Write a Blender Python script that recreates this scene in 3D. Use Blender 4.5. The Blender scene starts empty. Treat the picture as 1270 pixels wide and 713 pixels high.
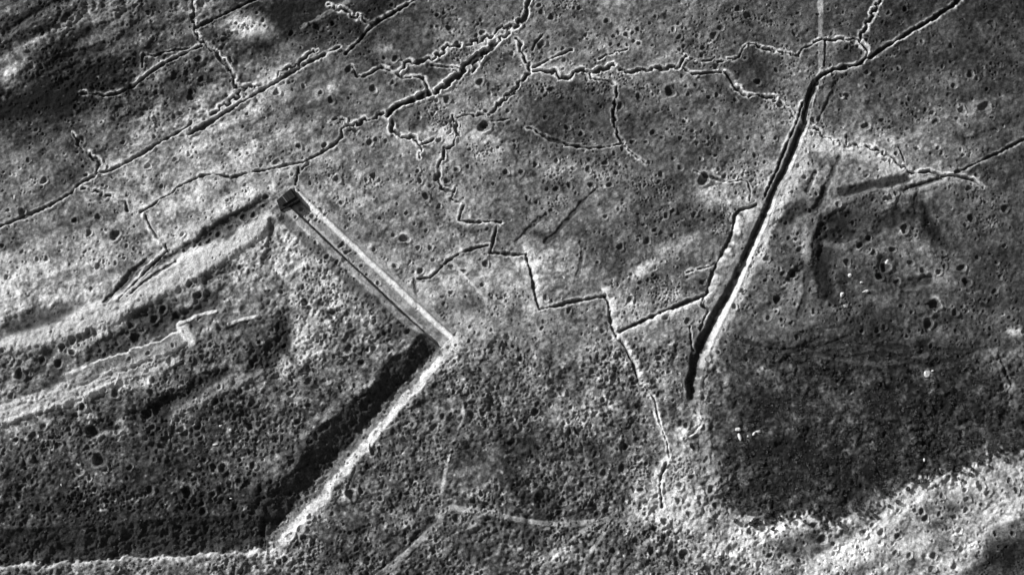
import bpy, math, random
import numpy as np
from mathutils import Vector

rng = np.random.default_rng(7)
random.seed(7)
scene = bpy.context.scene

# ------------------------------------------------------------------ camera
TILT = math.radians(14.0)          # the aircraft camera looks almost straight down
DIST = 1146.0
HFOV = 2 * math.atan(254.0 / DIST)
cam_d = bpy.data.cameras.new('camera')
cam = bpy.data.objects.new('camera', cam_d)
scene.collection.objects.link(cam)
cam.location = (0, -DIST * math.sin(TILT), DIST * math.cos(TILT))
cam.rotation_euler = (TILT, 0, 0)
cam_d.sensor_fit = 'HORIZONTAL'
cam_d.angle = HFOV
cam_d.clip_start = 10
cam_d.clip_end = 20000
scene.camera = cam

# ------------------------------------------------------------------ light
SUN_EL = math.radians(27.0)
TRAVEL = (0.87, -0.49)             # direction the light travels over the ground
world = bpy.data.worlds.new('World')
scene.world = world
world.use_nodes = True
wn = world.node_tree
wn.nodes.clear()
sky = wn.nodes.new('ShaderNodeTexSky')
sky.sky_type = 'NISHITA'
sky.sun_disc = False
sky.sun_elevation = SUN_EL
sky.sun_rotation = math.atan2(-TRAVEL[0], -TRAVEL[1]) % (2 * math.pi)
bw = wn.nodes.new('ShaderNodeRGBToBW')          # black-and-white film
bg = wn.nodes.new('ShaderNodeBackground')
bg.inputs['Strength'].default_value = 0.085
wo = wn.nodes.new('ShaderNodeOutputWorld')
wn.links.new(sky.outputs[0], bw.inputs[0])
wn.links.new(bw.outputs[0], bg.inputs['Color'])
wn.links.new(bg.outputs[0], wo.inputs[0])
sun_d = bpy.data.lights.new('sun', 'SUN')
sun_d.energy = 4.6
sun_d.angle = math.radians(0.5)
sun = bpy.data.objects.new('sun', sun_d)
scene.collection.objects.link(sun)
dv = Vector((TRAVEL[0] * math.cos(SUN_EL), TRAVEL[1] * math.cos(SUN_EL), -math.sin(SUN_EL)))
sun.rotation_euler = dv.to_track_quat('-Z', 'Y').to_euler()
vs = scene.view_settings
vs.view_transform = 'Standard'
vs.look = 'None'
vs.gamma = 1
vs.exposure = 0.62
vs.use_curve_mapping = False

# ------------------------------------------------------------------ map sheet <-> ground metres
KX = math.tan(HFOV / 2) / 635.0
CT, ST = math.cos(TILT), math.sin(TILT)
def ground(px, py):
    px = np.asarray(px, float); py = np.asarray(py, float)
    u = (px - 635.0) * KX; v = -(py - 356.5) * KX
    t = DIST * CT / (CT - v * ST)
    return u * t, -DIST * ST + (v * CT + ST) * t
def sheet(x, y):                    # inverse: ground -> map sheet
    yy = y + DIST * ST
    v = (yy * CT - DIST * CT * ST) / (yy * ST + DIST * CT * CT)
    t = DIST * CT / (CT - v * ST)
    return x / t / KX + 635.0, 356.5 - v / KX
TILES = dict(A=(0, 0), B=(320, 0), C=(640, 0), D=(950, 0), E=(0, 235), F=(320, 235), G=(640, 235), H=(950, 235),
             I=(0, 473), J=(320, 473), K=(640, 473), L=(950, 473))
S = 2.972
def P(*segs):
    """polyline on the ground, metres, from survey squares"""
    pts = []
    for q, lst in segs:
        ox, oy = TILES[q] if isinstance(q, str) else q
        s = S if isinstance(q, str) else 1.0
        for x, y in lst: pts.append((ox + x / s, oy + y / s))
    a = np.array(pts)
    X, Y = ground(a[:, 0], a[:, 1])
    return np.stack([X, Y], 1)
FULL = (0, 0)

# ------------------------------------------------------------------ terrain grid
STEP = 0.43
x0, _ = ground(-25, 0); x1, _ = ground(1295, 0)
_, y1 = ground(0, -20); _, y0 = ground(0, 735)
xs = np.arange(float(x0), float(x1), STEP); ys = np.arange(float(y0), float(y1), STEP)
NX, NY = len(xs), len(ys)
GX, GY = np.meshgrid(xs, ys)
PX, PY = sheet(GX, GY)
print('grid', NX, NY, NX * NY)

def vnoise(scale, seed, rot=0.0, stretch=1.0, X=None, Y=None):
    X = GX if X is None else X; Y = GY if Y is None else Y
    c, s = math.cos(rot), math.sin(rot)
    u = (X * c + Y * s) / (scale * stretch) + 311.3
    v = (-X * s + Y * c) / scale + 217.7
    r = np.random.default_rng(seed)
    tab = r.random((256, 256))
    ui = np.floor(u).astype(np.int32); vi = np.floor(v).astype(np.int32)
    fu = u - ui; fv = v - vi
    fu = fu * fu * (3 - 2 * fu); fv = fv * fv * (3 - 2 * fv)
    a = tab[ui & 255, vi & 255]; b = tab[(ui + 1) & 255, vi & 255]
    c_ = tab[ui & 255, (vi + 1) & 255]; d = tab[(ui + 1) & 255, (vi + 1) & 255]
    return (a * (1 - fu) + b * fu) * (1 - fv) + (c_ * (1 - fu) + d * fu) * fv - 0.5

def sm(a, b, x):
    t = np.clip((x - a) / (b - a), 0, 1)
    return t * t * (3 - 2 * t)

# ------------------------------------------------------------------ soil tone (grey averages of the ground, relief shade painted in; turf dark, chalk pale)
TONE_ROWS = [
 [80,65,85,75,85,65,48,50,68,90,92,88,90,92,90,78,70,66,54,60,54],
 [52,50,62,62,85,95,75,82,85,85,105,98,90,92,88,68,88,64,58,62,56],
 [58,60,75,82,108,125,88,100,112,122,100,75,64,75,82,88,100,88,86,92,75],
 [82,90,118,135,125,130,108,100,112,108,95,100,90,76,90,105,118,112,112,100,66],
 [90,98,125,165,140,140,118,112,102,100,90,90,85,80,85,115,108,60,75,72,66],
 [112,135,140,150,125,112,112,125,130,112,112,120,86,80,100,98,78,70,82,72,60],
 [125,122,112,74,82,90,130,100,130,118,112,104,112,104,98,80,76,62,66,68,66],
 [95,125,85,90,78,80,108,90,92,96,94,92,98,86,72,58,52,44,44,44,72],
 [110,80,62,78,64,76,74,78,82,86,84,88,104,96,92,45,38,38,36,36,50],
 [66,64,64,62,66,66,62,74,76,76,70,74,76,86,100,66,38,34,34,44,100],
 [55,52,48,44,42,44,92,76,76,86,78,74,76,112,112,78,72,76,108,112,122],
 [75,85,92,98,110,105,78,76,74,76,78,84,92,100,100,110,122,126,120,118,80]]
TR = np.array(TONE_ROWS, float)
nzx = vnoise(14, 21) * 26; nzy = vnoise(14, 22) * 26      # patches with ragged outlines
gx = np.clip((PX + nzx - 30) / 60, 0, 19.999); gy = np.clip((PY + nzy - 30) / 60, 0, 10.999)
ix = gx.astype(int); iy = gy.astype(int); fx = gx - ix; fy = gy - iy
fx = fx * fx * (3 - 2 * fx); fy = fy * fy * (3 - 2 * fy)
tone = (TR[iy, ix] * (1 - fx) + TR[iy, ix + 1] * fx) * (1 - fy) + (TR[iy + 1, ix] * (1 - fx) + TR[iy + 1, ix + 1] * fx) * fy

def patch(px, py, rx, ry, ang, v, a=0.85, hard=2.0):
    c, s = math.cos(math.radians(ang)), math.sin(math.radians(ang))
    dx = PX + nzx * .25 - px; dy = PY + nzy * .25 - py
    u = (dx * c + dy * s) / rx; w = (-dx * s + dy * c) / ry
    m = np.exp(-(u * u + w * w) ** (hard / 2)) * a
    np.copyto(tone, tone * (1 - m) + v * m)
# (x, y, rx, ry, angle, grey)
for q in [
 (58,122,56,26,-12,12),(20,128,34,18,0,20),(60,40,90,40,-25,62),(15,75,10,12,0,105),(125,88,40,10,-32,24),(22,100,25,20,0,60),(120,118,40,14,-25,38),(155,75,60,8,-32,45),(75,60,50,10,-32,45),(10,88,12,16,0,120),
 (95,25,60,7,-30,105),(35,30,40,8,-35,40),(60,40,60,4,-32,100),(140,30,50,6,-35,95),(190,8,22,7,-20,45),
 (345,22,50,18,-28,30),(462,14,38,12,-25,40),(450,48,48,14,-25,62),(180,92,20,12,-20,120),(240,95,25,14,-20,60),
 (303,33,26,12,5,215),(332,40,10,9,0,150),(230,235,70,12,-30,150),(300,190,60,9,-30,165),(262,146,40,6,-33,170),
 (230,75,26,14,-20,62),(330,110,20,8,-20,150),(352,122,8,6,0,200),(405,115,25,9,-10,140),(478,60,14,7,0,150),
 (395,145,60,14,-28,92),(520,150,34,14,0,72),(530,168,24,11,0,165),(542,90,22,10,-10,62),(560,112,20,8,-20,130),
 (585,75,25,8,-20,130),(610,50,28,7,-25,140),(620,95,30,20,0,95),(590,170,30,10,0,140),(565,30,40,20,0,98),
 (700,128,48,20,0,55),(690,165,55,14,0,68),(720,10,40,14,0,92),(760,70,40,16,0,105),(690,82,20,7,0,160),(740,35,35,9,0,95),
 (810,140,40,18,0,72),(740,195,50,16,0,72),(730,212,70,8,5,125),(840,100,20,5,0,130),(880,150,25,12,0,84),(830,190,40,10,-10,75),
 (935,85,20,14,0,52),(930,55,30,10,0,80),(845,222,40,14,0,78),(880,215,12,7,0,160),(905,240,25,10,0,150),
 (800,285,60,26,0,74),(720,275,30,22,-20,82),(765,262,20,10,0,110),(690,340,20,14,20,145),(650,335,16,22,0,150),(810,325,50,6,-30,140),
 (745,350,30,10,0,118),(780,375,20,9,0,160),(835,365,18,8,-20,150),(600,345,45,22,30,122),(545,335,30,10,42,165),(498,290,40,9,42,120),
 (470,295,18,16,0,96),(430,240,45,10,30,135),(580,265,20,12,0,120),(530,215,30,12,0,115),(500,260,25,14,0,96),
 (1080,25,30,20,0,55),(1035,60,12,20,0,85),(1130,45,40,20,-25,66),(1110,95,30,10,0,62),(1170,100,30,12,0,88),(1200,140,50,12,-15,110),
 (1130,180,70,12,10,125),(1035,185,30,9,25,180),(1100,205,40,8,20,160),(1150,222,60,9,5,150),(1215,235,30,18,10,85),
 (1235,60,40,30,0,62),(1240,165,40,10,-25,78),(1180,260,30,25,0,92),(1060,200,25,10,20,100),
 (1020,290,16,16,0,34),(1040,275,28,8,-20,40),(1070,272,20,7,-15,55),(1018,330,9,34,-8,34),(1100,292,30,6,-25,45),(1040,305,14,10,0,92),
 (1120,300,30,18,0,102),(1080,318,18,16,0,98),(1150,278,8,24,-30,30),(1155,340,25,14,0,95),(1090,335,20,16,0,62),(1225,375,22,6,0,38),
 (960,280,16,8,-35,55),(980,265,8,22,35,55),(945,370,20,12,0,105),(985,365,14,22,0,100),(965,395,40,10,0,95),(1000,300,5,22,5,140),
 (1030,385,30,9,0,72),(1105,372,25,12,0,88),(1160,400,20,14,0,88),(1195,398,18,7,0,60),
 (1250,445,22,14,0,105),(1262,410,8,5,0,170),(1150,464,9,7,0,200),(1255,480,10,8,0,140),(905,455,20,14,0,88),(898,520,20,16,0,82),
 (15,350,24,14,-20,175),(60,375,34,8,-20,180),(110,350,22,7,-25,175),(135,335,30,10,-30,150),(232,285,14,8,-25,225),(250,272,24,10,-20,175),
 (10,410,60,7,-15,70),(75,388,22,7,-20,72),(50,320,40,12,0,120),(90,290,50,16,-20,100),
 (380,420,16,22,0,165),(362,330,26,18,20,120),(345,310,16,22,10,128),(332,330,5,20,10,75),(352,405,14,20,20,62),(300,395,40,14,-10,92),
 (395,345,28,30,40,108),(450,395,24,12,30,120),(425,395,35,8,42,85),(290,430,30,9,-20,80),
 (235,462,44,10,-25,100),(300,465,30,8,-25,130),(120,520,16,12,0,42),(150,530,6,10,10,180),(185,505,16,14,0,52),(232,500,18,8,-15,115),
 (350,462,8,8,0,150),(572,428,16,10,-30,170),(596,415,22,12,0,135),(560,445,14,8,-45,165),(580,370,24,9,42,120),(740,345,20,8,-5,118),(755,372,12,5,0,165),(765,400,8,18,-10,165),(655,385,9,16,0,150),(688,332,18,9,30,160),(845,560,16,30,10,140),(835,610,30,20,0,175),(820,585,10,24,0,150),(700,505,22,14,0,120),(610,185,22,6,-20,135),(60,330,30,10,0,165),(25,300,26,9,0,120),(560,165,26,9,0,165),(880,236,14,12,0,165),(345,432,18,12,-35,40),(352,408,10,16,10,45),(318,452,7,12,0,45),(385,425,16,20,0,160),(398,402,14,10,30,150),(300,415,38,12,-12,85),(260,425,40,14,-22,82),(285,450,26,7,-25,120),(338,300,12,20,12,140),(362,318,14,14,30,125),(420,470,16,26,40,95),(390,500,20,20,0,85),(250,575,40,12,-8,60),(60,545,30,12,-20,66),(30,470,24,10,-60,75),(70,462,12,20,20,66),(330,455,40,8,-25,90),(158,478,9,4,-8,190),(177,473,8,4,-18,185),(113,520,7,9,0,150),
 (235,540,40,30,0,70),(320,560,30,30,0,78),(20,600,60,30,0,66),(5,690,60,5,-3,110),(255,685,40,6,-5,170),(320,684,26,6,0,210),
 (360,655,18,9,-50,215),(705,520,22,20,0,100),(740,490,26,14,0,125),(650,555,30,34,0,66),(610,600,26,20,0,80),(660,620,50,16,5,60),(590,680,40,20,0,66),
 (692,688,13,5,-30,180),(720,640,26,10,0,92),(710,690,20,12,0,105),(590,612,20,6,0,110),(830,620,22,20,0,165),(800,618,18,9,0,170),(850,590,20,12,-50,130),
 (865,520,7,14,-10,160),(872,522,5,7,0,215),(880,560,9,34,-8,110),(840,640,26,20,0,150),(855,670,30,20,0,120),(790,690,26,16,0,90),(775,670,30,10,-20,80),
 (900,655,26,14,0,120),(885,685,22,12,0,150),(945,662,40,9,-10,165),(1000,660,14,7,0,90),(1060,680,70,9,-8,170),(1000,695,60,10,-8,175),(990,682,50,5,-8,105),
 (1150,612,36,20,-10,160),(1115,630,26,10,-30,180),(1080,648,26,7,-20,150),(1140,640,40,6,-10,115),(1190,650,30,16,-20,160),(1145,690,14,12,0,200),(1205,675,14,10,0,190),
 (1230,600,24,26,-20,150),(1262,585,9,14,0,200),(1250,630,20,16,0,150),(1255,695,24,18,-30,45),(1150,700,40,10,0,150),(1170,585,14,7,0,60),
 ]:
    patch(*q)
wood = sm(-25, 45, PX + nzx * 1.6 - 905 + 40 * vnoise(4, 33))        # scorched wood in the lower right
edge_y = np.interp(PX, [880, 905, 950, 1000, 1040, 1080, 1110, 1140, 1180, 1210, 1240, 1270], [600, 632, 645, 638, 645, 634, 612, 590, 592, 575, 562, 552])
jag = vnoise(3.2, 31) * 15 + vnoise(1.4, 32) * 12 + vnoise(8, 39) * 14
wood = wood * sm(395, 485, PY + nzy * 1.6 + 40 * vnoise(4, 34)) * (1 - sm(-3, 3, PY + jag - edge_y)) * (1 - 0.8 * sm(0, 1, np.exp(-((PX - 1250) / 26) ** 2 - ((PY - 470) / 40) ** 2)))
wtone = (52 + 8 * (1 - sm(470, 560, PY))) * (1 + .7 * vnoise(12, 35, .3, 2) + .8 * vnoise(5, 36, .7) + .7 * vnoise(2.4, 37, .2) + .6 * vnoise(1.2, 38, .9))
tone = tone * (1 - wood * .8) + wtone * wood * .8
below = sm(-3, 3, PY + jag - edge_y) * (1 - sm(10, 40, PY - edge_y)) * sm(900, 925, PX) * (1 - sm(1215, 1260, PX))
tone = tone * (1 - below * .55) + 185 * below * .55

tone = 88 + (tone - 88) * 1.18
tone = np.where(tone > 140, 140 + (tone - 140) * .62, tone)
streak = vnoise(6, 57, math.radians(27), 4) + .8 * vnoise(3, 58, math.radians(24), 6) + .6 * vnoise(13, 59, math.radians(30), 3)
tone *= 1 + streak * (.5 - .32 * sm(330, 520, PX)) * (1 - sm(380, 520, PY)) + streak * .85 * sm(880, 960, PX) * sm(600, 640, PY)
smooth_br = sm(900, 980, PX) * sm(0, 26, PY - edge_y - 8)
# general relief -------------------------------------------------------------
rough = 0.22 + 0.78 * sm(400, 450, PY + nzy * 2)
fort = sm(0, 1, np.clip(np.minimum(np.minimum((PX * 0.47 + PY - 440) / 25, (PY - 243 - (PX - 345) * .88) / 12 + 0), (PY * 0 + 1)), 0, 1)) * (PX < 560)
fort *= (1 - sm(0, 10, PX - (548 - (PY - 430) * .93)) * (PY > 425))
rough = np.maximum(rough, 0.2 + .75 * fort)
rough *= 1 - .35 * wood
rough *= 1 - .62 * smooth_br
rough *= 1 - .5 * np.exp(-((PX - 190) / 190) ** 2 - ((PY - 420 + (PX - 190) * .4) / 62) ** 2)
rough *= 1 - .12 * sm(380, 450, PY) * (PX > 400) * (PX < 900) * (1 - sm(560, 640, PY) * .6)
ul = (1 - sm(250, 420, PX)) * (1 - sm(130, 220, PY))
rough = np.maximum(rough, .8 * ul)
H = vnoise(60, 1) * 3.0 + vnoise(25, 2, .6) * 1.1 + vnoise(11, 3, .2) * .45
HM = H.copy()
lump = .55 + 1.1 * np.clip(vnoise(16, 41) + vnoise(9, 42) + .5, 0, 1.4)
H += rough * lump * (vnoise(5.0, 4, .9) * .95 + vnoise(2.8, 5, .35) * .85 + vnoise(1.7, 6, 1.2) * .85 + vnoise(1.05, 16, .2) * .7)
H += (1 - rough) * (vnoise(4.0, 17, 1.1) * .55 + vnoise(2.2, 7, .3) * .5 + vnoise(1.1, 8, .8) * .5)
H += ul * (vnoise(3.0, 9, math.radians(32), 7) * .9)
tone *= 1 + .34 * vnoise(9, 11, .4) + .32 * vnoise(4.5, 18, .9) + .40 * vnoise(2.4, 12, .8) + .40 * vnoise(1.3, 13, .1) + .36 * vnoise(.8, 14, .5)
spots = np.clip(vnoise(2.0, 51, .4) + vnoise(1.2, 52, 1.0) * .7 - .38, 0, 1) * 3.0      # bare lumps of chalk thrown about
tone *= 1 + rough * (.5 * vnoise(2.1, 53, .2) + .5 * vnoise(1.15, 54, .9) + .4 * vnoise(5.5, 55, .5) + .3 * vnoise(13, 56, .8))
tone += np.clip(spots, 0, 1) * (12 + 70 * rough * (1 - wood * .7))
tone *= 1 + ul * .35 * vnoise(3.4, 15, math.radians(32), 8)

for px_, py_, rx_, ry_, an_, v_, a_ in [(303,33,20,10,5,215,.9),(326,38,9,7,0,150,.6),(380,416,15,20,0,165,.65),(562,426,14,8,-30,185,.8),(588,402,30,14,35,150,.6),
        (320,682,26,4,0,190,.7),(150,538,4,7,0,200,.9),(156,533,4,3,0,170,.6),(115,475,9,3,-10,180,.7),(177,474,9,4,-15,180,.7),(1003,170,7,13,20,175,.8),(985,262,20,12,-40,42,.8),
        (232,283,16,5,-30,205,.8),(1012,182,22,6,25,185,.8),(1060,190,30,5,12,165,.7),(1105,205,24,5,28,175,.75),(1145,216,24,5,8,170,.7),(270,320,60,7,-32,175,.5),(180,360,60,6,-32,175,.5),(300,292,30,5,-32,185,.5),(835,612,20,12,0,190,.7),(822,590,5,12,10,190,.7),(845,600,22,10,-60,170,.6),(815,635,26,12,0,175,.6),(860,640,20,14,0,165,.5),(880,585,6,30,-8,140,.6),(840,575,10,16,20,165,.5),(692,687,11,3,-30,190,.8),(872,520,5,7,0,195,.8),(1150,464,5,5,0,190,.8),(1262,410,9,4,0,180,.8),
        (250,500,14,6,-20,150,.6),(225,512,12,6,-20,150,.6),(345,448,10,6,-30,150,.6),(765,382,8,8,0,185,.6),(1180,480,6,3,0,80,.4),(1252,470,6,22,-20,120,.6),(1085,628,30,8,-20,150,.5),(1150,600,34,9,-6,165,.6)]:
    c_, s_ = math.cos(math.radians(an_)), math.sin(math.radians(an_))
    dx_ = PX + nzx * .15 - px_; dy_ = PY + nzy * .15 - py_
    m_ = np.exp(-((dx_ * c_ + dy_ * s_) / rx_) ** 2 - ((-dx_ * s_ + dy_ * c_) / ry_) ** 2) ** 1.0 * a_ * (1 + .5 * vnoise(1.8, 77, .3))
    m_ = np.clip(m_ * 1.2, 0, 1)
    tone = tone * (1 - m_) + v_ * m_ * (1 + .35 * vnoise(1.2, 78, .2))
OWN = np.zeros(GX.shape, np.int32)
owners = [None]                       # (object key, part name)
def own_id(key, part=None):
    if (key, part) in owners: return owners.index((key, part))
    owners.append((key, part)); return len(owners) - 1

def field(poly, reach, flat=False):
    """signed distance and arc length to a polyline in a window"""
    lo = poly.min(0) - reach; hi = poly.max(0) + reach
    j0, j1 = np.searchsorted(xs, [lo[0], hi[0]]); i0, i1 = np.searchsorted(ys, [lo[1], hi[1]])
    if j1 - j0 < 2 or i1 - i0 < 2: return None
    sl = (slice(i0, i1), slice(j0, j1))
    D = np.full((i1 - i0, j1 - j0), 1e9); SG = np.ones_like(D); AL = np.zeros_like(D)
    acc = 0.0
    for si, (a, b) in enumerate(zip(poly[:-1], poly[1:])):
        L = float(np.hypot(*(b - a)))
        if L < 1e-6: continue
        l2 = np.minimum(a, b) - reach; h2 = np.maximum(a, b) + reach
        q0, q1 = np.searchsorted(xs, [l2[0], h2[0]]) - j0; p0, p1 = np.searchsorted(ys, [l2[1], h2[1]]) - i0
        q0, p0 = max(q0, 0), max(p0, 0); q1 = min(q1, j1 - j0); p1 = min(p1, i1 - i0)
        if q1 > q0 and p1 > p0:
            X = GX[sl][p0:p1, q0:q1] - a[0]; Y = GY[sl][p0:p1, q0:q1] - a[1]
            ux, uy = (b - a) / L
            raw = X * ux + Y * uy
            t = np.clip(raw, 0, L)
            d = np.hypot(X - t * ux, Y - t * uy)
            if flat and si == 0: d = np.where(raw < 0, 1e9, d)
            if flat and si == len(poly) - 2: d = np.where(raw > L, 1e9, d)
            s = np.sign(X * uy - Y * ux)   # + = right of travel
            m = d < D[p0:p1, q0:q1]
            D[p0:p1, q0:q1][m] = d[m]; SG[p0:p1, q0:q1][m] = s[m]; AL[p0:p1, q0:q1][m] = (acc + t)[m]
        acc += L
    return sl, D, SG, AL, acc

def jog(poly, step=6.5, amp=1.0, seed=0):
    """castellate a trench line with traverses"""
    r = random.Random(seed); out = []; k = r.random() < .5
    for a, b in zip(poly[:-1], poly[1:]):
        L = float(np.hypot(*(b - a)))
        if L < step * .8: out.append(a); continue
        u = (b - a) / L; n = np.array([-u[1], u[0]]); t = 0.0
        while t < L - 1.0:
            e = min(L, t + step * r.uniform(.6, 1.3)); o = n * amp * (1 if k else -.2)
            out.append(a + u * (t + .2) + o); out.append(a + u * (e - .2) + o); k = not k; t = e
    out.append(poly[-1]); return np.array(out)

def wobble(poly, amp=.35, step=4, seed=0):
    r = random.Random(seed); out = [poly[0]]
    for a, b in zip(poly[:-1], poly[1:]):
        L = float(np.hypot(*(b - a))); n = max(1, int(L / step)); u = (b - a) / max(L, 1e-6); q = np.array([-u[1], u[0]])
        for k in range(1, n): out.append(a + (b - a) * k / n + q * r.uniform(-amp, amp))
        out.append(b)
    return np.array(out)

def band(poly, hw, soft, grey=None, alpha=.8, dz=0.0, rag=.6, key=None, part=None, flat=0.0):
    f = field(poly, hw + soft + 2)
    if f is None: return
    sl, D, SG, AL, L = f
    if soft >= 2 and dz < -1: rag = 1.5; dz *= .72; soft += .8
    if grey is not None and dz < -1: grey = grey * (1 + .5 * vnoise(3.2, 73, .4, 1, GX[sl], GY[sl]) + .7 * vnoise(1.6, 74, .8, 1, GX[sl], GY[sl]))
    d = D + nzx[sl] / 26 * rag * 2 + vnoise(2.0, 71, .5, 1, GX[sl], GY[sl]) * rag * 2 + vnoise(4.5, 72, .9, 1, GX[sl], GY[sl]) * rag * 1.6
    if soft >= 2 and key is None: d = d + hw * (1 - sm(0, 14, AL)) * .8 + hw * (1 - sm(0, 14, L - AL)) * .8
    m = 1 - sm(hw - soft * .5, hw + soft, d)
    if grey is not None: tone[sl] = tone[sl] * (1 - m * alpha) + grey * m * alpha
    if flat: H[sl] = H[sl] * (1 - m * flat) + HM[sl] * m * flat
    if flat: tone[sl] *= 1 + m * (.6 * vnoise(1.8, 75, .3, 1, GX[sl], GY[sl]) + .6 * vnoise(5, 76, .8, 1, GX[sl], GY[sl]))
    H[sl] += dz * m
    if key: OWN[sl][D < hw] = own_id(key, part)

trench_meta = []
def trench(key, label, poly, w=1.7, dep=2.0, spoil=(.45, .45), sw=(1.5, 1.5), pale=(165, 165), cren=0, wob=.3, seed=None, cat='trench', name='trench', grey=62, gaps=0.0, group=None):
    seed = len(trench_meta) * 7 + 3 if seed is None else seed
    if cren: poly = jog(poly, 4.6, cren * 1.35 + .25, seed)
    else: poly = wobble(poly, wob, 4, seed)
    trench_meta.append((key, name, label, cat, group))
    w *= .76; dep *= .78; spoil = tuple(q * 1.1 for q in spoil); sw = tuple(q if q > 2 else q * .85 for q in sw)
    f = field(poly, w / 2 + max(sw) * 2 + 1)
    if f is None: return
    sl, D, SG, AL, L = f
    k = np.random.default_rng(seed)
    al = AL[sl] if False else AL
    var = np.interp(AL, np.arange(0, L + 12, 2.2), k.uniform(.0, 1.5, len(np.arange(0, L + 12, 2.2))))
    varw = np.interp(AL, np.arange(0, L + 12, 2.5), k.uniform(-.34, .3, len(np.arange(0, L + 12, 2.5))))
    D = D + vnoise(1.25, 61, .5, 1, GX[sl], GY[sl]) * .7 + vnoise(2.6, 62, 1.1, 1, GX[sl], GY[sl]) * .5
    D = np.maximum(D, 0)
    g = np.ones_like(D)
    gaps = max(gaps, .10)
    if gaps: g = sm(gaps - .12, gaps + .12, np.interp(AL, np.arange(0, L + 12, 2.5), k.random(len(np.arange(0, L + 12, 2.5)))))
    hw = w / 2 * (1 + .35 * np.sin(AL / 9.0 + seed) * np.sin(AL / 4.1 + seed * 2)) + varw
    for side, h, b, p in ((-1, spoil[0], sw[0], pale[0]), (1, spoil[1], sw[1], pale[1])):
        if h <= 0 and p is None: continue
        m = np.exp(-((D - hw - b * .45) / (b * .62)) ** 2) * (SG == side)
        H[sl] += h * m * var
        if p: 
            p = min(p * 1.04, 220)
            mm = np.clip(m * (var * 1.25 + vnoise(1.0, 63, .4, 1, GX[sl], GY[sl]) * .8), 0, .97)
            tone[sl] = tone[sl] * (1 - mm) + p * mm
        OWN[sl][(D < hw + b) & (SG == side) & (m > .22)] = own_id(key, 'spoil_bank' if side < 0 else 'spoil_bank ')
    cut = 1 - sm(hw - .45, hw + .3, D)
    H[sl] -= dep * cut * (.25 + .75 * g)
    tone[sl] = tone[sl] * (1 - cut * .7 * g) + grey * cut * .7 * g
    OWN[sl][D < hw + .15] = own_id(key, 'trench_floor')

def profile(key, poly, xs_, hs_, parts, tones=None, fade=0, rg_=1.0, flat=(0, 0, 0), ws=None):
    """a ditch: heights across the line; + is right of travel.  parts = [(lo, hi, part)]"""
    f = field(poly, max(abs(xs_[0]), abs(xs_[-1])) + 1, True)
    sl, D, SG, AL, L = f
    d = D * SG
    ok = D < 1e8
    if ws: d = d / np.interp(AL / L, *ws)
    rg = (vnoise(2.4, 81, .3, 1, GX[sl], GY[sl]) * .9 + vnoise(5.5, 84, .9, 1, GX[sl], GY[sl]) * 1.2 + vnoise(1.2, 85, .6, 1, GX[sl], GY[sl]) * .6 + (vnoise(9, 87, .2, 1, GX[sl], GY[sl]) * 2.2 if rg_ > 2 else 0)) * rg_
    if rg_ > 2: rg = rg * (.38 + .62 * sm(2, 7, d))
    fm = sm(flat[0] - .8, flat[0], d) * (1 - sm(flat[1], flat[1] + .8, d)) * flat[2] * ok
    H[sl] = H[sl] * (1 - fm) + HM[sl] * fm
    env = np.ones_like(D)
    if fade: env = sm(0, fade, AL) * sm(0, fade, L - AL)
    env = env * ok
    H[sl] += np.interp(d + rg * .8, xs_, hs_) * env * (D < 1e8)
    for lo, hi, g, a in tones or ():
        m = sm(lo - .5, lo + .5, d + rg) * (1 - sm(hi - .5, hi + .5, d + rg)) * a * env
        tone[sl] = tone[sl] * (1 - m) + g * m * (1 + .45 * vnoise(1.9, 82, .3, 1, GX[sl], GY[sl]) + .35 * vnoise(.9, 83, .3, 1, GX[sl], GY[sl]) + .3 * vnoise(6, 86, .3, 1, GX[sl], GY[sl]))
    for lo, hi, part in parts:
        OWN[sl][(d >= lo) & (d < hi) & (D < 1e8)] = own_id(key, part)

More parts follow.
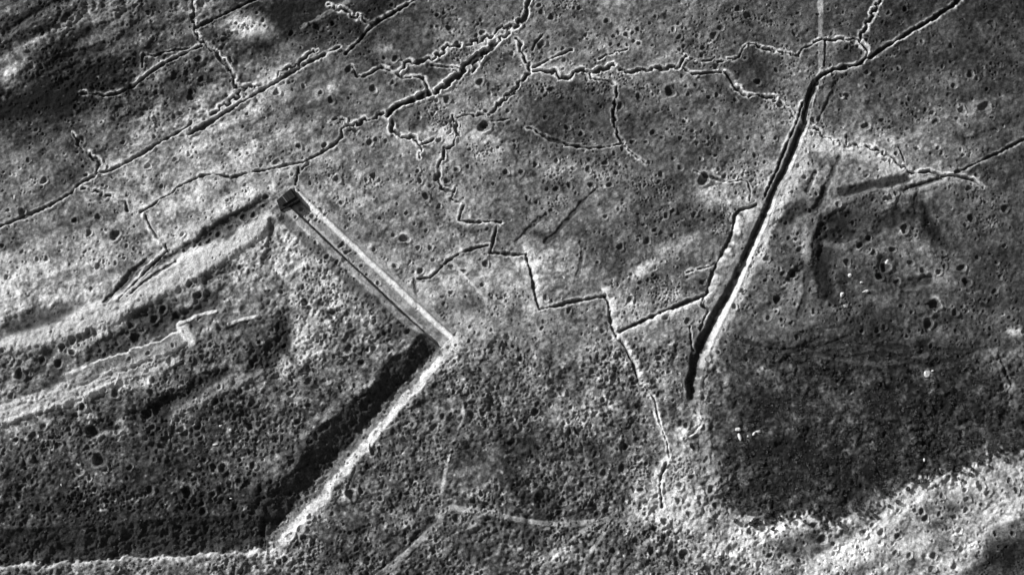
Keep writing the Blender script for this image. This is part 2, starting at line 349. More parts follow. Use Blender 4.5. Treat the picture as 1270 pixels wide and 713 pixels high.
# ------------------------------------------------------------------ soft bands: turf, old grooves with their shade painted in, tracks
for poly, hw, soft, grey, al, dz in [
    (P((FULL, [(0, 432), (40, 425), (90, 405), (140, 385), (200, 352), (260, 318), (318, 280), (345, 268)])), 5.5, 3, 178, .8, 1.4),
    (P((FULL, [(0, 520), (60, 500), (120, 478), (175, 450), (228, 422)])), 3.0, 1.5, 172, .7, .9),
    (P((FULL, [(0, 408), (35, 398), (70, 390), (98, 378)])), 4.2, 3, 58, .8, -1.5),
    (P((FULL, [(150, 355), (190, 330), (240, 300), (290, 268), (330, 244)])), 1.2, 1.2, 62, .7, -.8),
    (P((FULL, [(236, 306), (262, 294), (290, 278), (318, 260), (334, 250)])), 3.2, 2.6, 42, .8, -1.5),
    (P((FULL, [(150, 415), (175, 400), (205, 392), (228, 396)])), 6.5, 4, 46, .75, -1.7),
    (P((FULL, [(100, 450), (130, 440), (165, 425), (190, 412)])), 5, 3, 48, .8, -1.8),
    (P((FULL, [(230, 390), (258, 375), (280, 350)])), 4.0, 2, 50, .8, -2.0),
    (P((FULL, [(255, 350), (275, 338), (300, 330)])), 1.2, 1, 70, .7, -.8),
    (P((FULL, [(243, 452), (262, 448), (290, 450), (318, 458)])), 1, 1, None, 0, -.3),
    (P((FULL, [(325, 463), (270, 484), (220, 506), (188, 522)])), 3.2, 2, 118, .7, 1.0),
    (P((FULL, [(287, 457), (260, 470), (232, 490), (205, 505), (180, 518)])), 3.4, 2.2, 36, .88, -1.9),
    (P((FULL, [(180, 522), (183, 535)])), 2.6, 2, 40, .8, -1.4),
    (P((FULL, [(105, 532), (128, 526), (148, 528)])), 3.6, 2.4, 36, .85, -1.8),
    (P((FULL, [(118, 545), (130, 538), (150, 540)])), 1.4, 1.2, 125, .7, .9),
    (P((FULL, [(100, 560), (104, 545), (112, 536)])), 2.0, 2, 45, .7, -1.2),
    (P((FULL, [(0, 505), (40, 494), (82, 478), (112, 462)])), 1.2, 1.0, 185, .7, .6),
    (P((FULL, [(0, 526), (50, 510), (95, 497), (140, 478), (180, 462), (222, 446)])), 1.1, 1.0, 185, .75, .6),
    (P((FULL, [(20, 440), (60, 436), (100, 420), (118, 410)])), 2.2, 2.2, 78, .6, -1.2),
    (P((FULL, [(38, 470), (52, 452), (60, 440)])), 2.4, 2.2, 50, .7, -1.2),
    (P((FULL, [(62, 478), (75, 455), (80, 438)])), 2.0, 2.2, 50, .7, -1.2),
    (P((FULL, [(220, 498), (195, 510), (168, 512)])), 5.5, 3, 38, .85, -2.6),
    (P((FULL, [(318, 262), (338, 300), (330, 335)])), 1, 1, None, 0, 0),
    (P((FULL, [(338, 275), (336, 300), (329, 325)])), 1.6, 1.4, 70, .75, -1.1),
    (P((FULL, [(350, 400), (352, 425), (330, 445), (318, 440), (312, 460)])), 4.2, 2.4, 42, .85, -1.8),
    (P(('D', [(285, 708), (350, 696), (430, 676), (510, 656), (545, 640)])), 1.9, 1.3, 36, .85, -.8),
    (P(('D', [(520, 702), (600, 672), (650, 655)])), 1.2, .8, 48, .8, -1.2),
    (P(('D', [(520, 712), (600, 690), (660, 668)])), 1.5, .9, 150, .6, .4),
    (P(('D', [(270, 580), (240, 650), (210, 713)])), .9, .8, 55, .7, -.5),
    (P(('D', [(180, 640), (150, 705)])), .8, .6, 52, .7, -.7),
    (P(('D', [(262, 300), (230, 370), (190, 445)])), .9, .6, 48, .75, -.8),
    (P(('H', [(215, 0), (195, 50), (170, 80)])), 1.2, .8, 42, .85, -1.0),
    (P(('H', [(590, 70), (610, 120), (640, 170), (680, 215)])), 2.4, 2.0, 36, .8, -.7),
    (P(('H', [(560, 0), (552, 70)])), .8, .6, 45, .7, -.6),
    (P(('H', [(400, 0), (330, 30), (250, 65), (190, 110), (160, 190), (155, 260)])), 1.4, 1.0, 120, .55, .5),
    (P(('H', [(150, 290), (150, 380), (120, 470)])), 1.0, .8, 50, .6, -.5),
    (P(('H', [(300, 90), (250, 105), (205, 140), (185, 175)])), 3.6, 2.5, 34, .85, -1.6),
    (P(('H', [(330, 165), (270, 170), (220, 200), (200, 240)])), 3.2, 2.5, 36, .85, -1.5),
    (P(('H', [(190, 190), (205, 260), (215, 330), (240, 400), (280, 440)])), 2.6, 2.2, 34, .85, -1.3),
    (P(('H', [(330, 215), (380, 180), (430, 125), (500, 90), (550, 100)])), 2.2, 2.0, 38, .8, -1.4),
    (P(('H', [(430, 260), (425, 300), (460, 330), (520, 350), (600, 330)])), 1.8, 1.5, 46, .7, -1.1),
    (P(('H', [(40, 130), (90, 115), (150, 80)])), 2.6, 2.2, 50, .7, -1.2),
    (P(('H', [(90, 330), (110, 300), (130, 285)])), 1.4, 1.2, 48, .7, -1.1),
    (P(('H', [(0, 430), (40, 410), (70, 380)])), 2.4, 2.2, 50, .7, -1.1),
    (P(('H', [(850, 400), (900, 410), (951, 420)])), 2.6, 2.5, 36, .8, -1.1),
    (P(('H', [(560, 480), (620, 500), (700, 480), (740, 470)])), 2.4, 2.2, 42, .7, -1.2),
    (P(('H', [(210, 200), (290, 215), (340, 190)])), 1.0, 1.0, 120, .5, .4),
    (P(('H', [(0, 90), (60, 60), (100, 40)])), 1.0, 1.0, 120, .5, .4),
    (P((FULL, [(915, 420), (960, 434), (1010, 432), (1050, 418)])), .9, .7, 30, .7, -.5),
    (P((FULL, [(970, 440), (1010, 462), (1050, 475)])), .8, .6, 30, .6, -.4),
    (P((FULL, [(905, 455), (930, 470), (950, 490)])), .8, .6, 34, .6, -.4),
    (P((FULL, [(985, 428), (1030, 446), (1090, 452), (1150, 440)])), .8, .7, 84, .6, .2),
    (P((FULL, [(1040, 425), (1120, 430), (1200, 434), (1240, 428)])), .9, .7, 34, .6, -.4),
    (P((FULL, [(1035, 440), (1036, 470)])), .7, .6, 34, .5, -.3),
    (P((FULL, [(860, 500), (875, 540), (885, 590), (900, 640)])), 1.8, 1.6, 130, .55, .2),
    (P(('H', [(300, 560), (200, 545), (100, 600), (0, 590)])), 1.0, .8, 38, .6, -.4),
    (P(('H', [(160, 600), (300, 620), (400, 600), (600, 640), (760, 610)])), .9, .7, 30, .6, -.4),
    (P(('H', [(860, 610), (880, 660), (905, 713)])), 1.0, .8, 32, .8, -.8),
    (P(('D', [(951, 430), (880, 470), (800, 500), (740, 520)])), 1.5, 1.2, 62, .6, -.5),
    (P(('D', [(560, 420), (700, 430), (800, 470)])), 1.0, 1, None, 0, 0),
    (P(('A', [(20, 130), (90, 85), (160, 50)])), 1.5, 1.2, 42, .6, -.6),
    (P(('A', [(150, 265), (250, 210), (330, 180), (380, 165)])), 2.2, 1.4, 34, .8, -1.2),
    (P(('A', [(380, 190), (470, 110), (560, 50)])), 1.2, 1, 50, .5, -.5),
    (P(('A', [(350, 85), (440, 35), (500, 0)])), 1.6, 1, 130, .5, .5),
    (P(('A', [(0, 160), (60, 120), (130, 70), (200, 30)])), 1.6, 1, 105, .5, .5),
    (P(('A', [(60, 165), (85, 200), (130, 250)])), 1.6, 1, 120, .5, .3),
    (P(('B', [(160, 105), (230, 65), (330, 10)])), .9, .6, 125, .7, .3),
    (P(('G', [(290, 0), (240, 50), (190, 110), (150, 160), (110, 190)])), .9, .6, 52, .8, -.7),
    (P(('G', [(0, 190), (60, 130), (110, 90)])), .7, .5, 60, .6, -.5),
    (P(('G', [(238, 200), (245, 250), (225, 320)])), .6, .5, 55, .6, -.5),
    (P(('K', [(440, 150), (400, 240), (370, 330), (340, 420)])), 1.8, 1.8, 56, .55, -.5),
    (P(('K', [(520, 540), (450, 590), (400, 690)])), 2.0, 1.8, 56, .6, -.6),
    (P(('J', [(640, 510), (560, 600), (450, 700), (430, 713)])), 1.6, 1.2, 48, .75, -.6),
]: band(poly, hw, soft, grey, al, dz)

# ------------------------------------------------------------------ tracks and footpaths (part of the setting)
path_keys = []
def path(key, name, poly, w, grey, dz=.12, al=.75):
    band(poly, w / 2, .6, grey, al, dz, .3, key, None, .8); path_keys.append((key, name))
path('p1', 'dirt_road', P((FULL, [(1018, -20), (1018, 60), (1019, 95)])), 2.4, 132)
path('p2', 'track', P(('J', [(672, 510), (680, 480), (710, 465), (780, 470), (860, 485), (960, 510)]), ('K', [(90, 520), (170, 525), (250, 520), (330, 508)])), 2.2, 138, .25)
path('p3', 'track', P(('J', [(640, 545), (560, 620), (480, 690), (440, 716)])), 3.0, 135, .25)
path('p4', 'footpath', P(('K', [(320, 512), (250, 545), (180, 600), (100, 660), (0, 700)])), 1.6, 140)
path('p5', 'footpath', P(('K', [(370, 470), (340, 510), (300, 590), (265, 650), (240, 713)])), 1.7, 150)
path('p6', 'footpath', P(('J', [(790, 50), (755, 90), (755, 140), (715, 230), (695, 310), (680, 390), (665, 500)])), 1.0, 150)
path('p7', 'footpath', P(('F', [(715, 265), (760, 315), (820, 380), (850, 420)])), 1.4, 185)
path('p8', 'footpath', P(('F', [(578, 330), (578, 370), (585, 405)])), .8, 70, -.3)
path('p9', 'footpath', P(('A', [(58, 640), (62, 713)])), .9, 140)

# ------------------------------------------------------------------ the fort's ditches
d1 = P((FULL, [(358, 240), (400, 281), (450, 328), (500, 375), (554, 424)]))
# travel goes down to the south-east: right = south-west (the fort's side)
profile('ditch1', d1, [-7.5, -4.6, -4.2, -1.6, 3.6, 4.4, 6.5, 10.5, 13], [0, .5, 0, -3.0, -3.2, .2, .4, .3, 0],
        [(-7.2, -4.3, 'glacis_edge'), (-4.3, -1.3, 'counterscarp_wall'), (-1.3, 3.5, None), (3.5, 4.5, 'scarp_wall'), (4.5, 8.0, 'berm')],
        [(-7.4, -4.9, 150, .6), (-4.9, -4.2, 70, .7), (-4.2, -2.2, 238, .97), (-2.0, 3.4, 118, .85), (3.4, 4.4, 60, .8), (4.4, 7.0, 128, .8), (8.0, 13.0, 72, .75)], rg_=.35, flat=(-7, 8, .8))  # dark line on the scarp wall paints in its shade
band(P((FULL, [(363, 254), (398, 287), (448, 335), (498, 382), (546, 428)])), .5, .5, 180, .6, .25)
d2 = P((FULL, [(553, 432), (500, 486), (445, 548), (395, 608), (338, 672)]))
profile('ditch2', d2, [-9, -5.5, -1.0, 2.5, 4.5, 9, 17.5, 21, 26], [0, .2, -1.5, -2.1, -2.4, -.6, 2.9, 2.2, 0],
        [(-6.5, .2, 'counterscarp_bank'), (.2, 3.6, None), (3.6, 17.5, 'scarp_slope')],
        [(-7.5, -5.0, 140, .5), (-5.5, -.6, 192, .88), (-.8, 3.8, 108, .7), (3.8, 16.5, 46, .88)], rg_=2.4, flat=(-6, 1, .5), fade=6, ws=((0, .12, .3, .7, 1), (.72, .85, .95, 1.0, 1.08)))  # scarp shade and sunlit outer bank painted as dark and pale bands
d2b = P((FULL, [(508, 412), (540, 428), (548, 440)]))
band(d2b, 1.2, 1, 60, .7, -1)
d3 = P((FULL, [(-25, 702), (60, 696), (140, 692), (230, 686), (330, 680)]))
# travel goes east: right = south
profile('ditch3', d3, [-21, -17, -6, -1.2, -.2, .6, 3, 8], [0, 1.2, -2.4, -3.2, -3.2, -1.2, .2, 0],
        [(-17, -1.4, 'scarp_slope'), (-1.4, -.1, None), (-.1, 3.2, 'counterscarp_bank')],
        [(-18, -1.2, 38, .8), (-1.2, -.1, 40, .8), (-.1, 1.6, 160, .8), (1.6, 6, 120, .35)], rg_=1.9)  # shade on the north slope is painted as a dark tone
# ditch of the neighbouring work on the right
d4 = P(('D', [(195, 282), (170, 330), (152, 390), (140, 450), (105, 545), (70, 625), (30, 702)]), ('G', [(930, 60), (905, 120), (870, 195), (830, 290), (785, 385), (740, 470), (700, 545), (672, 610), (655, 680), (648, 713)]), ('K', [(650, 40), (645, 85)]))
profile('ditch4', d4, [-9, -6.0, -4.8, -.2, 1.0, 3.6, 4.4, 8], [0, .2, .5, -3.1, -3.2, -.1, .3, 0],
        [(-6.6, -.4, 'east_bank'), (-.4, 1.2, None), (1.2, 5.0, 'west_slope')],
        [(-.4, 4.0, 46, .85), (4.0, 8.0, 92, .5)], rg_=.9, flat=(-6, 6, .8), ws=((0, .1, .25, .38, .45, .6, .85, 1), (.5, .5, .55, .5, .55, .62, .9, .75)), fade=5)  # shade of the west slope and floor painted into the tone
# pale chalk facing lies only along its lower stretch
band(P(('D', [(160, 490), (140, 560), (110, 640), (75, 713)]), ('G', [(935, 130), (900, 215), (850, 310), (812, 400), (765, 480), (725, 570), (705, 640)])), 2.9, 1.5, 185, .85, .2, .9)
band(P(('G', [(705, 620), (700, 713)]), ('K', [(690, 60), (690, 130), (700, 260)])), 2.2, 1.4, 120, .6, .3)

# ------------------------------------------------------------------ trenches
G1 = 'communication trenches'
tr = trench
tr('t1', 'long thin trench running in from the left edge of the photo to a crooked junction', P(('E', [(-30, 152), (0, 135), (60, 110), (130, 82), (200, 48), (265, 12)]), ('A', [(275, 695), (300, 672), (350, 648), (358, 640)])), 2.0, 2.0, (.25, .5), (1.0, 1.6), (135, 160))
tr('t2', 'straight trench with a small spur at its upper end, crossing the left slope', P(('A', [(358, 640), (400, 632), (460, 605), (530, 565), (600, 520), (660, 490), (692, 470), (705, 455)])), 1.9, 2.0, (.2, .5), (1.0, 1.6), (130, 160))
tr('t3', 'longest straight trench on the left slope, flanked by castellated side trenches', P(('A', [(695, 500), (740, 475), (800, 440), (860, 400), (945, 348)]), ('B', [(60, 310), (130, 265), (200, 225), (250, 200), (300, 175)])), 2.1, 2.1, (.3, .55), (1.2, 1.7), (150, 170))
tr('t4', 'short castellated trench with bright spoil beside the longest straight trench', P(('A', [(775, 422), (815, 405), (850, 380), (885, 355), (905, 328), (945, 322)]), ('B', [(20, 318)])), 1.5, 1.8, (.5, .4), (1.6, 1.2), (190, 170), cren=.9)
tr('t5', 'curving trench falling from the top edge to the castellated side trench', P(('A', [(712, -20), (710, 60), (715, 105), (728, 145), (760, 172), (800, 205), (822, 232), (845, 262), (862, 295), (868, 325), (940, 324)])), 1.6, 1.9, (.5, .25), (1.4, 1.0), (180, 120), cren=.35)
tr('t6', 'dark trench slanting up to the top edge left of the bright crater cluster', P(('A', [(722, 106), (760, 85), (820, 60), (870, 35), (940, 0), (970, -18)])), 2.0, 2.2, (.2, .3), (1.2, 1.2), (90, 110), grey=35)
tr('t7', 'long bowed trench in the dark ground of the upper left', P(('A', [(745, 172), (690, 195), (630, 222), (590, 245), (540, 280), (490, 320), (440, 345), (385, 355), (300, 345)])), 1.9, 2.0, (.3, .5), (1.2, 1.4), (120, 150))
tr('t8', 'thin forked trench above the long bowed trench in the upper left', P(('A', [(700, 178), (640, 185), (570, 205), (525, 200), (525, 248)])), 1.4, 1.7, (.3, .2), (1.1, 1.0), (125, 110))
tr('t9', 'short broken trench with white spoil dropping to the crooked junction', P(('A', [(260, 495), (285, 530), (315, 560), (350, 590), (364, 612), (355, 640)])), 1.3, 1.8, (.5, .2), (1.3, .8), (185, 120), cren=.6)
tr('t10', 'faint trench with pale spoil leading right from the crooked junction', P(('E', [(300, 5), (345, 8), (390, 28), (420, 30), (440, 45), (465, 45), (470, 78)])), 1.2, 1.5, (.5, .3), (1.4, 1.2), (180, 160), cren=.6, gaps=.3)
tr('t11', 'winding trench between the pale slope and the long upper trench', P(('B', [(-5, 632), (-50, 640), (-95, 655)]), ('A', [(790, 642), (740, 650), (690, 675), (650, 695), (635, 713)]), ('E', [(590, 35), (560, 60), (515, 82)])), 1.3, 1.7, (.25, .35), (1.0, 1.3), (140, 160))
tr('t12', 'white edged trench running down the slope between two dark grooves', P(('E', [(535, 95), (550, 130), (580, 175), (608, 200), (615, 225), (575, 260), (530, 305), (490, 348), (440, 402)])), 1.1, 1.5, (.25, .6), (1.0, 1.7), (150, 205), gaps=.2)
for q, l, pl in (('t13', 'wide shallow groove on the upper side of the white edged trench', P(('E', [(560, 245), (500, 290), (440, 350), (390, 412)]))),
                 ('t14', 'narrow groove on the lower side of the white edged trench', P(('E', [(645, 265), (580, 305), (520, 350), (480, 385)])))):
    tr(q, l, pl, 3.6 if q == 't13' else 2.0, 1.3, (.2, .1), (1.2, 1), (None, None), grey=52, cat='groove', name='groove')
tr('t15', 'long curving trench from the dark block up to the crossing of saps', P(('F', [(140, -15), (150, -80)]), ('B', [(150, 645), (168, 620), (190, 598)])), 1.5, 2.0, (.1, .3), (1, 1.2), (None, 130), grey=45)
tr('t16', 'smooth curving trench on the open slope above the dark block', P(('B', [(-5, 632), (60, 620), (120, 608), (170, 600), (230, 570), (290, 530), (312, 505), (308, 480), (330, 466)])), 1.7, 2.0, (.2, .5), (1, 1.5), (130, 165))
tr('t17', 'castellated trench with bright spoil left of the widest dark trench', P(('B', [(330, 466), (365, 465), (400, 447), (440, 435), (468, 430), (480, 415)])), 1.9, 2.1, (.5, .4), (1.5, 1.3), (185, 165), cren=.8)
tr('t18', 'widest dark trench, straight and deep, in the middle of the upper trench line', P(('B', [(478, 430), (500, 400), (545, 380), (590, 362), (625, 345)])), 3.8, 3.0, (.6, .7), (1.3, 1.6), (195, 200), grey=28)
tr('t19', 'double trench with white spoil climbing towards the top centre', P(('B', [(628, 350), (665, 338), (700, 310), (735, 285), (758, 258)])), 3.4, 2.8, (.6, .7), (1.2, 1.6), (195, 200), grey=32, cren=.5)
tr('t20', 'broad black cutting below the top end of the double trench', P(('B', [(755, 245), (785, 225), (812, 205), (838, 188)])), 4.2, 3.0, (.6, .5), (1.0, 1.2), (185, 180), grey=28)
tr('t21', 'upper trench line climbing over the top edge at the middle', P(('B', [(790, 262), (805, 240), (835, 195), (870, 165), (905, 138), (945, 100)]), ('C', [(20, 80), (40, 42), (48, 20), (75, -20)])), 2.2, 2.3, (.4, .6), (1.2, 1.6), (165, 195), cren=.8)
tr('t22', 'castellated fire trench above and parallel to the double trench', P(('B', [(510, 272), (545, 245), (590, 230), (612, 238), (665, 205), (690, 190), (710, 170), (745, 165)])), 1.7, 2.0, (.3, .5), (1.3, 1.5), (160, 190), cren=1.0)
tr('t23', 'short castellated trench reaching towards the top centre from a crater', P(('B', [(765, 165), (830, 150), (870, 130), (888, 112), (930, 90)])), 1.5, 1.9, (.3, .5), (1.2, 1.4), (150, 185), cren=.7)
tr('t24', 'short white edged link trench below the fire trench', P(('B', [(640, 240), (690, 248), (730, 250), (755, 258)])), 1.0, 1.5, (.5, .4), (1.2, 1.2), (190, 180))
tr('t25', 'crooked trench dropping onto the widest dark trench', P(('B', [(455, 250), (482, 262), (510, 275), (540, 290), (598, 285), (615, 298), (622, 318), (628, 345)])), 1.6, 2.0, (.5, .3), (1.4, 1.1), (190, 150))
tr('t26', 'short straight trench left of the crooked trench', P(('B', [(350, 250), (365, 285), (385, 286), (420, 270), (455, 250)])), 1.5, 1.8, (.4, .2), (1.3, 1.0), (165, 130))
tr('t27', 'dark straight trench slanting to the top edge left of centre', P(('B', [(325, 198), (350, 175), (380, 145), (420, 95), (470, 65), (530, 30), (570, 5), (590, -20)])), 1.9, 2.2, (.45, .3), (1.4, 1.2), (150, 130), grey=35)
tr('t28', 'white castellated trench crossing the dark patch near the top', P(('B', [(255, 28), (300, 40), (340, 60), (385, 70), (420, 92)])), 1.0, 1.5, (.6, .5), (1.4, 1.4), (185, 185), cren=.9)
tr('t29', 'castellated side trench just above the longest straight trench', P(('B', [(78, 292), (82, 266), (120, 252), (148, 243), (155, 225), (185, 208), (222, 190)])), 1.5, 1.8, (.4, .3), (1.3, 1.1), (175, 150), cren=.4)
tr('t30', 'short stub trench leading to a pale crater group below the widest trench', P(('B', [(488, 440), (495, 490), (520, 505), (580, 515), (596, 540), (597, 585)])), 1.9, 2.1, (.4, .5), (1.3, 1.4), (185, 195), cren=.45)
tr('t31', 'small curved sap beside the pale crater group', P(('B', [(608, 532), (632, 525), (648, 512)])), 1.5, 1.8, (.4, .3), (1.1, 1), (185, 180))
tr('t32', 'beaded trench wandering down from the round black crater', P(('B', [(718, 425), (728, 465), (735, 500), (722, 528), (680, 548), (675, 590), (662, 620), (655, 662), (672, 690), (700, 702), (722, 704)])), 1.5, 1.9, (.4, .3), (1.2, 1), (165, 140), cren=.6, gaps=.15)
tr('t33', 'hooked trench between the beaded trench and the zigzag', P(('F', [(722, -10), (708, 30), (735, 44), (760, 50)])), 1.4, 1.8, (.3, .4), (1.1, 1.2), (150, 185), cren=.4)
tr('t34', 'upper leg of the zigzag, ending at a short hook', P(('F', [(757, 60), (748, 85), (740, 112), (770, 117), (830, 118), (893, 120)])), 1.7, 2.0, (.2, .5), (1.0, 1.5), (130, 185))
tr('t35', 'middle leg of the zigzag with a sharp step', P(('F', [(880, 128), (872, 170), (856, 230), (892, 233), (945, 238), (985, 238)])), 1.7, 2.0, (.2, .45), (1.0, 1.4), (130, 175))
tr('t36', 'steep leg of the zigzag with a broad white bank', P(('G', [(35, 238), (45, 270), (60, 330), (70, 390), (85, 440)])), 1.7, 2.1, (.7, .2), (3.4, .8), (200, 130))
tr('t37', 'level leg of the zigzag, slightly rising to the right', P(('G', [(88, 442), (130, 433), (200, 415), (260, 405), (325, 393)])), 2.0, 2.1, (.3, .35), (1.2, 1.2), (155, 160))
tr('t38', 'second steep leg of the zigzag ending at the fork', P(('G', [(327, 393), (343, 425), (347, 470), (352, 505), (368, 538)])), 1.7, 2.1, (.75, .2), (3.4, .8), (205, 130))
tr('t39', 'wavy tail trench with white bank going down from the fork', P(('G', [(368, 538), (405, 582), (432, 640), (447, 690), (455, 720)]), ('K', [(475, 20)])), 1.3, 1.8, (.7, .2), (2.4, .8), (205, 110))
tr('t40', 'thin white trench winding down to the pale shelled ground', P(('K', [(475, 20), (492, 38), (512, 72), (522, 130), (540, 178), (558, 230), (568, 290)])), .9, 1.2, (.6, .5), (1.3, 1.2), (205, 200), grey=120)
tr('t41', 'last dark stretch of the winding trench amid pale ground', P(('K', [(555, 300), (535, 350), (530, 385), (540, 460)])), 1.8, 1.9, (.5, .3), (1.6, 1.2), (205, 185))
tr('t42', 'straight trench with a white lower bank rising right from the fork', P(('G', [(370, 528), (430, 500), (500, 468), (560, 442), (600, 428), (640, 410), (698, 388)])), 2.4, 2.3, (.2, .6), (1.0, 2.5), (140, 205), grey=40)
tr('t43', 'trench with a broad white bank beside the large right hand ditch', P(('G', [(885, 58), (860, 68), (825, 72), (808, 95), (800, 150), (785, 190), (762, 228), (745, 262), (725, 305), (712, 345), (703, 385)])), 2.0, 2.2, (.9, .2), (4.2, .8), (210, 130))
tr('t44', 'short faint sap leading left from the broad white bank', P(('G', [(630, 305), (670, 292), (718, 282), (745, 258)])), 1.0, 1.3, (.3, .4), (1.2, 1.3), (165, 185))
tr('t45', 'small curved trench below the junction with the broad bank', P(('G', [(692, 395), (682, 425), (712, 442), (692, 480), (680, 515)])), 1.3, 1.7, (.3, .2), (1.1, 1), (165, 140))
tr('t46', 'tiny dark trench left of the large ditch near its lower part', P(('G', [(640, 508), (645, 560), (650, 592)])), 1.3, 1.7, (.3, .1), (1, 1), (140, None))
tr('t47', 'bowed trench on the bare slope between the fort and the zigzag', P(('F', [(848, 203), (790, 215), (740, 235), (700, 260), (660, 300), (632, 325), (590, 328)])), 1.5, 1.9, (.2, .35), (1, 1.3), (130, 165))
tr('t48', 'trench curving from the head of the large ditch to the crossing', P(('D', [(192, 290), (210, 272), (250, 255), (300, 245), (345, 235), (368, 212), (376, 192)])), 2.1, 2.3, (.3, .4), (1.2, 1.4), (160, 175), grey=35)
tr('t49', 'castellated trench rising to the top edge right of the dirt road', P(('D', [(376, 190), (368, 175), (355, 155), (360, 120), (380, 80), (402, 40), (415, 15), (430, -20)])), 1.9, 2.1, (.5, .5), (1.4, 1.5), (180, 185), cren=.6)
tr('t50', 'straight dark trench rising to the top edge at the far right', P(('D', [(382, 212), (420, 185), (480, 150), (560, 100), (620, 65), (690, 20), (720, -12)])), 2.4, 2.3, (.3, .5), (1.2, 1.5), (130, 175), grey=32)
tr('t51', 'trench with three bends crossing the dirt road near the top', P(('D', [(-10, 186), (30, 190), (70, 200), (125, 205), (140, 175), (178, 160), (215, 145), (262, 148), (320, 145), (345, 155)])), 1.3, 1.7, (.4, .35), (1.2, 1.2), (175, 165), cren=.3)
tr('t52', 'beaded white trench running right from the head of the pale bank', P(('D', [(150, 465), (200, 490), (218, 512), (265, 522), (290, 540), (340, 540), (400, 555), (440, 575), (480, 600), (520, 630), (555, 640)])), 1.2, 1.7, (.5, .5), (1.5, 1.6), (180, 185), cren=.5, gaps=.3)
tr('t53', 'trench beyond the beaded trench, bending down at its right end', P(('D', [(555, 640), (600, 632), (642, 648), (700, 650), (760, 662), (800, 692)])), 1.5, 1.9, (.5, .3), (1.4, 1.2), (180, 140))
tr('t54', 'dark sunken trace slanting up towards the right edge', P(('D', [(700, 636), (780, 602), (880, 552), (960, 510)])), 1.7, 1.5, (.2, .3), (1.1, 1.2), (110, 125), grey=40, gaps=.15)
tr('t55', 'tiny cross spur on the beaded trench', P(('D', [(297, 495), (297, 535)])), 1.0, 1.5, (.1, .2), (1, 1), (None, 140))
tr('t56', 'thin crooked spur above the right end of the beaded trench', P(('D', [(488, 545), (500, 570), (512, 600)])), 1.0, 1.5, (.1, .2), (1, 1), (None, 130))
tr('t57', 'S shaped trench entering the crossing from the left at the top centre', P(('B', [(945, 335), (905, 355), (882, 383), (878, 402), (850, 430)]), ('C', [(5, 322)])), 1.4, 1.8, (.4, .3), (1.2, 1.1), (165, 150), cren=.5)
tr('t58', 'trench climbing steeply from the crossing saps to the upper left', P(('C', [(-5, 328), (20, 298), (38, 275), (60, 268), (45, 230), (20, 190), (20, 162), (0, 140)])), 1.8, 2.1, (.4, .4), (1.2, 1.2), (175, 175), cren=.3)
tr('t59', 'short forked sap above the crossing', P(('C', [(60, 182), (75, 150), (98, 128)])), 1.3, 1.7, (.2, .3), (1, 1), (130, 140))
tr('t60', 'sap pointing up and right from the bright crossing', P(('C', [(62, 250), (100, 230), (150, 205), (205, 183)])), 1.6, 2.0, (.3, .5), (1.2, 1.4), (150, 185))
tr('t61', 'castellated trench right of the bright crossing', P(('C', [(62, 268), (100, 260), (150, 265), (160, 284), (200, 285), (215, 270), (250, 258), (275, 265), (320, 255), (362, 240)])), 2.0, 2.2, (.5, .4), (1.4, 1.3), (195, 180), cren=.4)
tr('t62', 'hook of white trench at the head of the falling trench', P(('C', [(272, 268), (278, 288), (340, 295), (372, 315)])), 1.0, 1.6, (.5, .3), (1.3, 1.1), (195, 150))
tr('t63', 'falling dark trench joining the bowed footing below', P(('C', [(372, 318), (366, 360), (358, 400), (360, 440), (370, 490), (395, 530)])), 1.6, 2.0, (.2, .3), (1, 1.1), (120, 140), grey=40, cren=.3)
tr('t64', 'castellated trench in the middle of the top half', P(('C', [(382, 262), (440, 265), (500, 258), (560, 255), (602, 250), (615, 235), (632, 212)])), 1.8, 2.1, (.3, .45), (1.2, 1.3), (150, 175), cren=.5)
tr('t65', 'straight stretch between two castellated trenches', P(('C', [(615, 252), (650, 275), (700, 272), (755, 268)])), 1.7, 2.0, (.3, .3), (1.2, 1.2), (180, 140))
tr('t66', 'trench with bright spoil dropping right of the castellated line', P(('C', [(768, 268), (778, 285), (800, 315), (830, 345), (860, 357), (900, 355), (955, 365)]), ('D', [(28, 370)])), 1.6, 2.0, (.6, .3), (1.6, 1.1), (205, 160), cren=.25)
tr('t67', 'broken pale trench stretching to the large ditch', P(('D', [(28, 370), (50, 378), (80, 405), (130, 460)])), .9, 1.1, (.4, .3), (1.2, 1.1), (165, 160), cren=.4, gaps=.4)
tr('t68', 'short dark stretch above the straight stretch', P(('C', [(640, 218), (680, 228), (720, 225), (735, 210)])), 1.2, 1.7, (.2, .3), (1, 1), (120, 150))
tr('t69', 'upper castellated trench looping towards the dirt road', P(('C', [(740, 228), (800, 222), (820, 212), (835, 182), (850, 168), (890, 170), (951, 192)])), 1.3, 1.8, (.4, .3), (1.2, 1), (170, 150), cren=.4)
tr('t70', 'small crooked sap among the craters above the castellated trench', P(('C', [(310, 220), (340, 200), (380, 190), (410, 182)])), 1.3, 1.7, (.2, .4), (1, 1.1), (130, 165), cren=.3)
tr('t71', 'smooth bowed trench in the dark centre ground', P(('C', [(40, 470), (65, 475), (85, 490), (130, 515), (200, 535), (270, 545), (330, 540), (395, 528)])), 1.4, 1.8, (.15, .25), (1, 1.1), (120, 145), grey=38)
tr('t72', 'faint pale path like trench falling right of the bowed trench', P(('C', [(400, 535), (415, 555), (450, 580), (480, 605)])), .8, 1.0, (.3, .4), (1.1, 1.2), (140, 165))
tr('t73', 'thin trench ending in a hook above the broad white bank', P(('C', [(655, 630), (700, 645), (760, 665), (790, 672), (830, 662), (855, 670), (864, 700)]), ('G', [(866, 5), (862, 40)])), 1.1, 1.6, (.3, .4), (1.1, 1.2), (150, 185), gaps=.2)
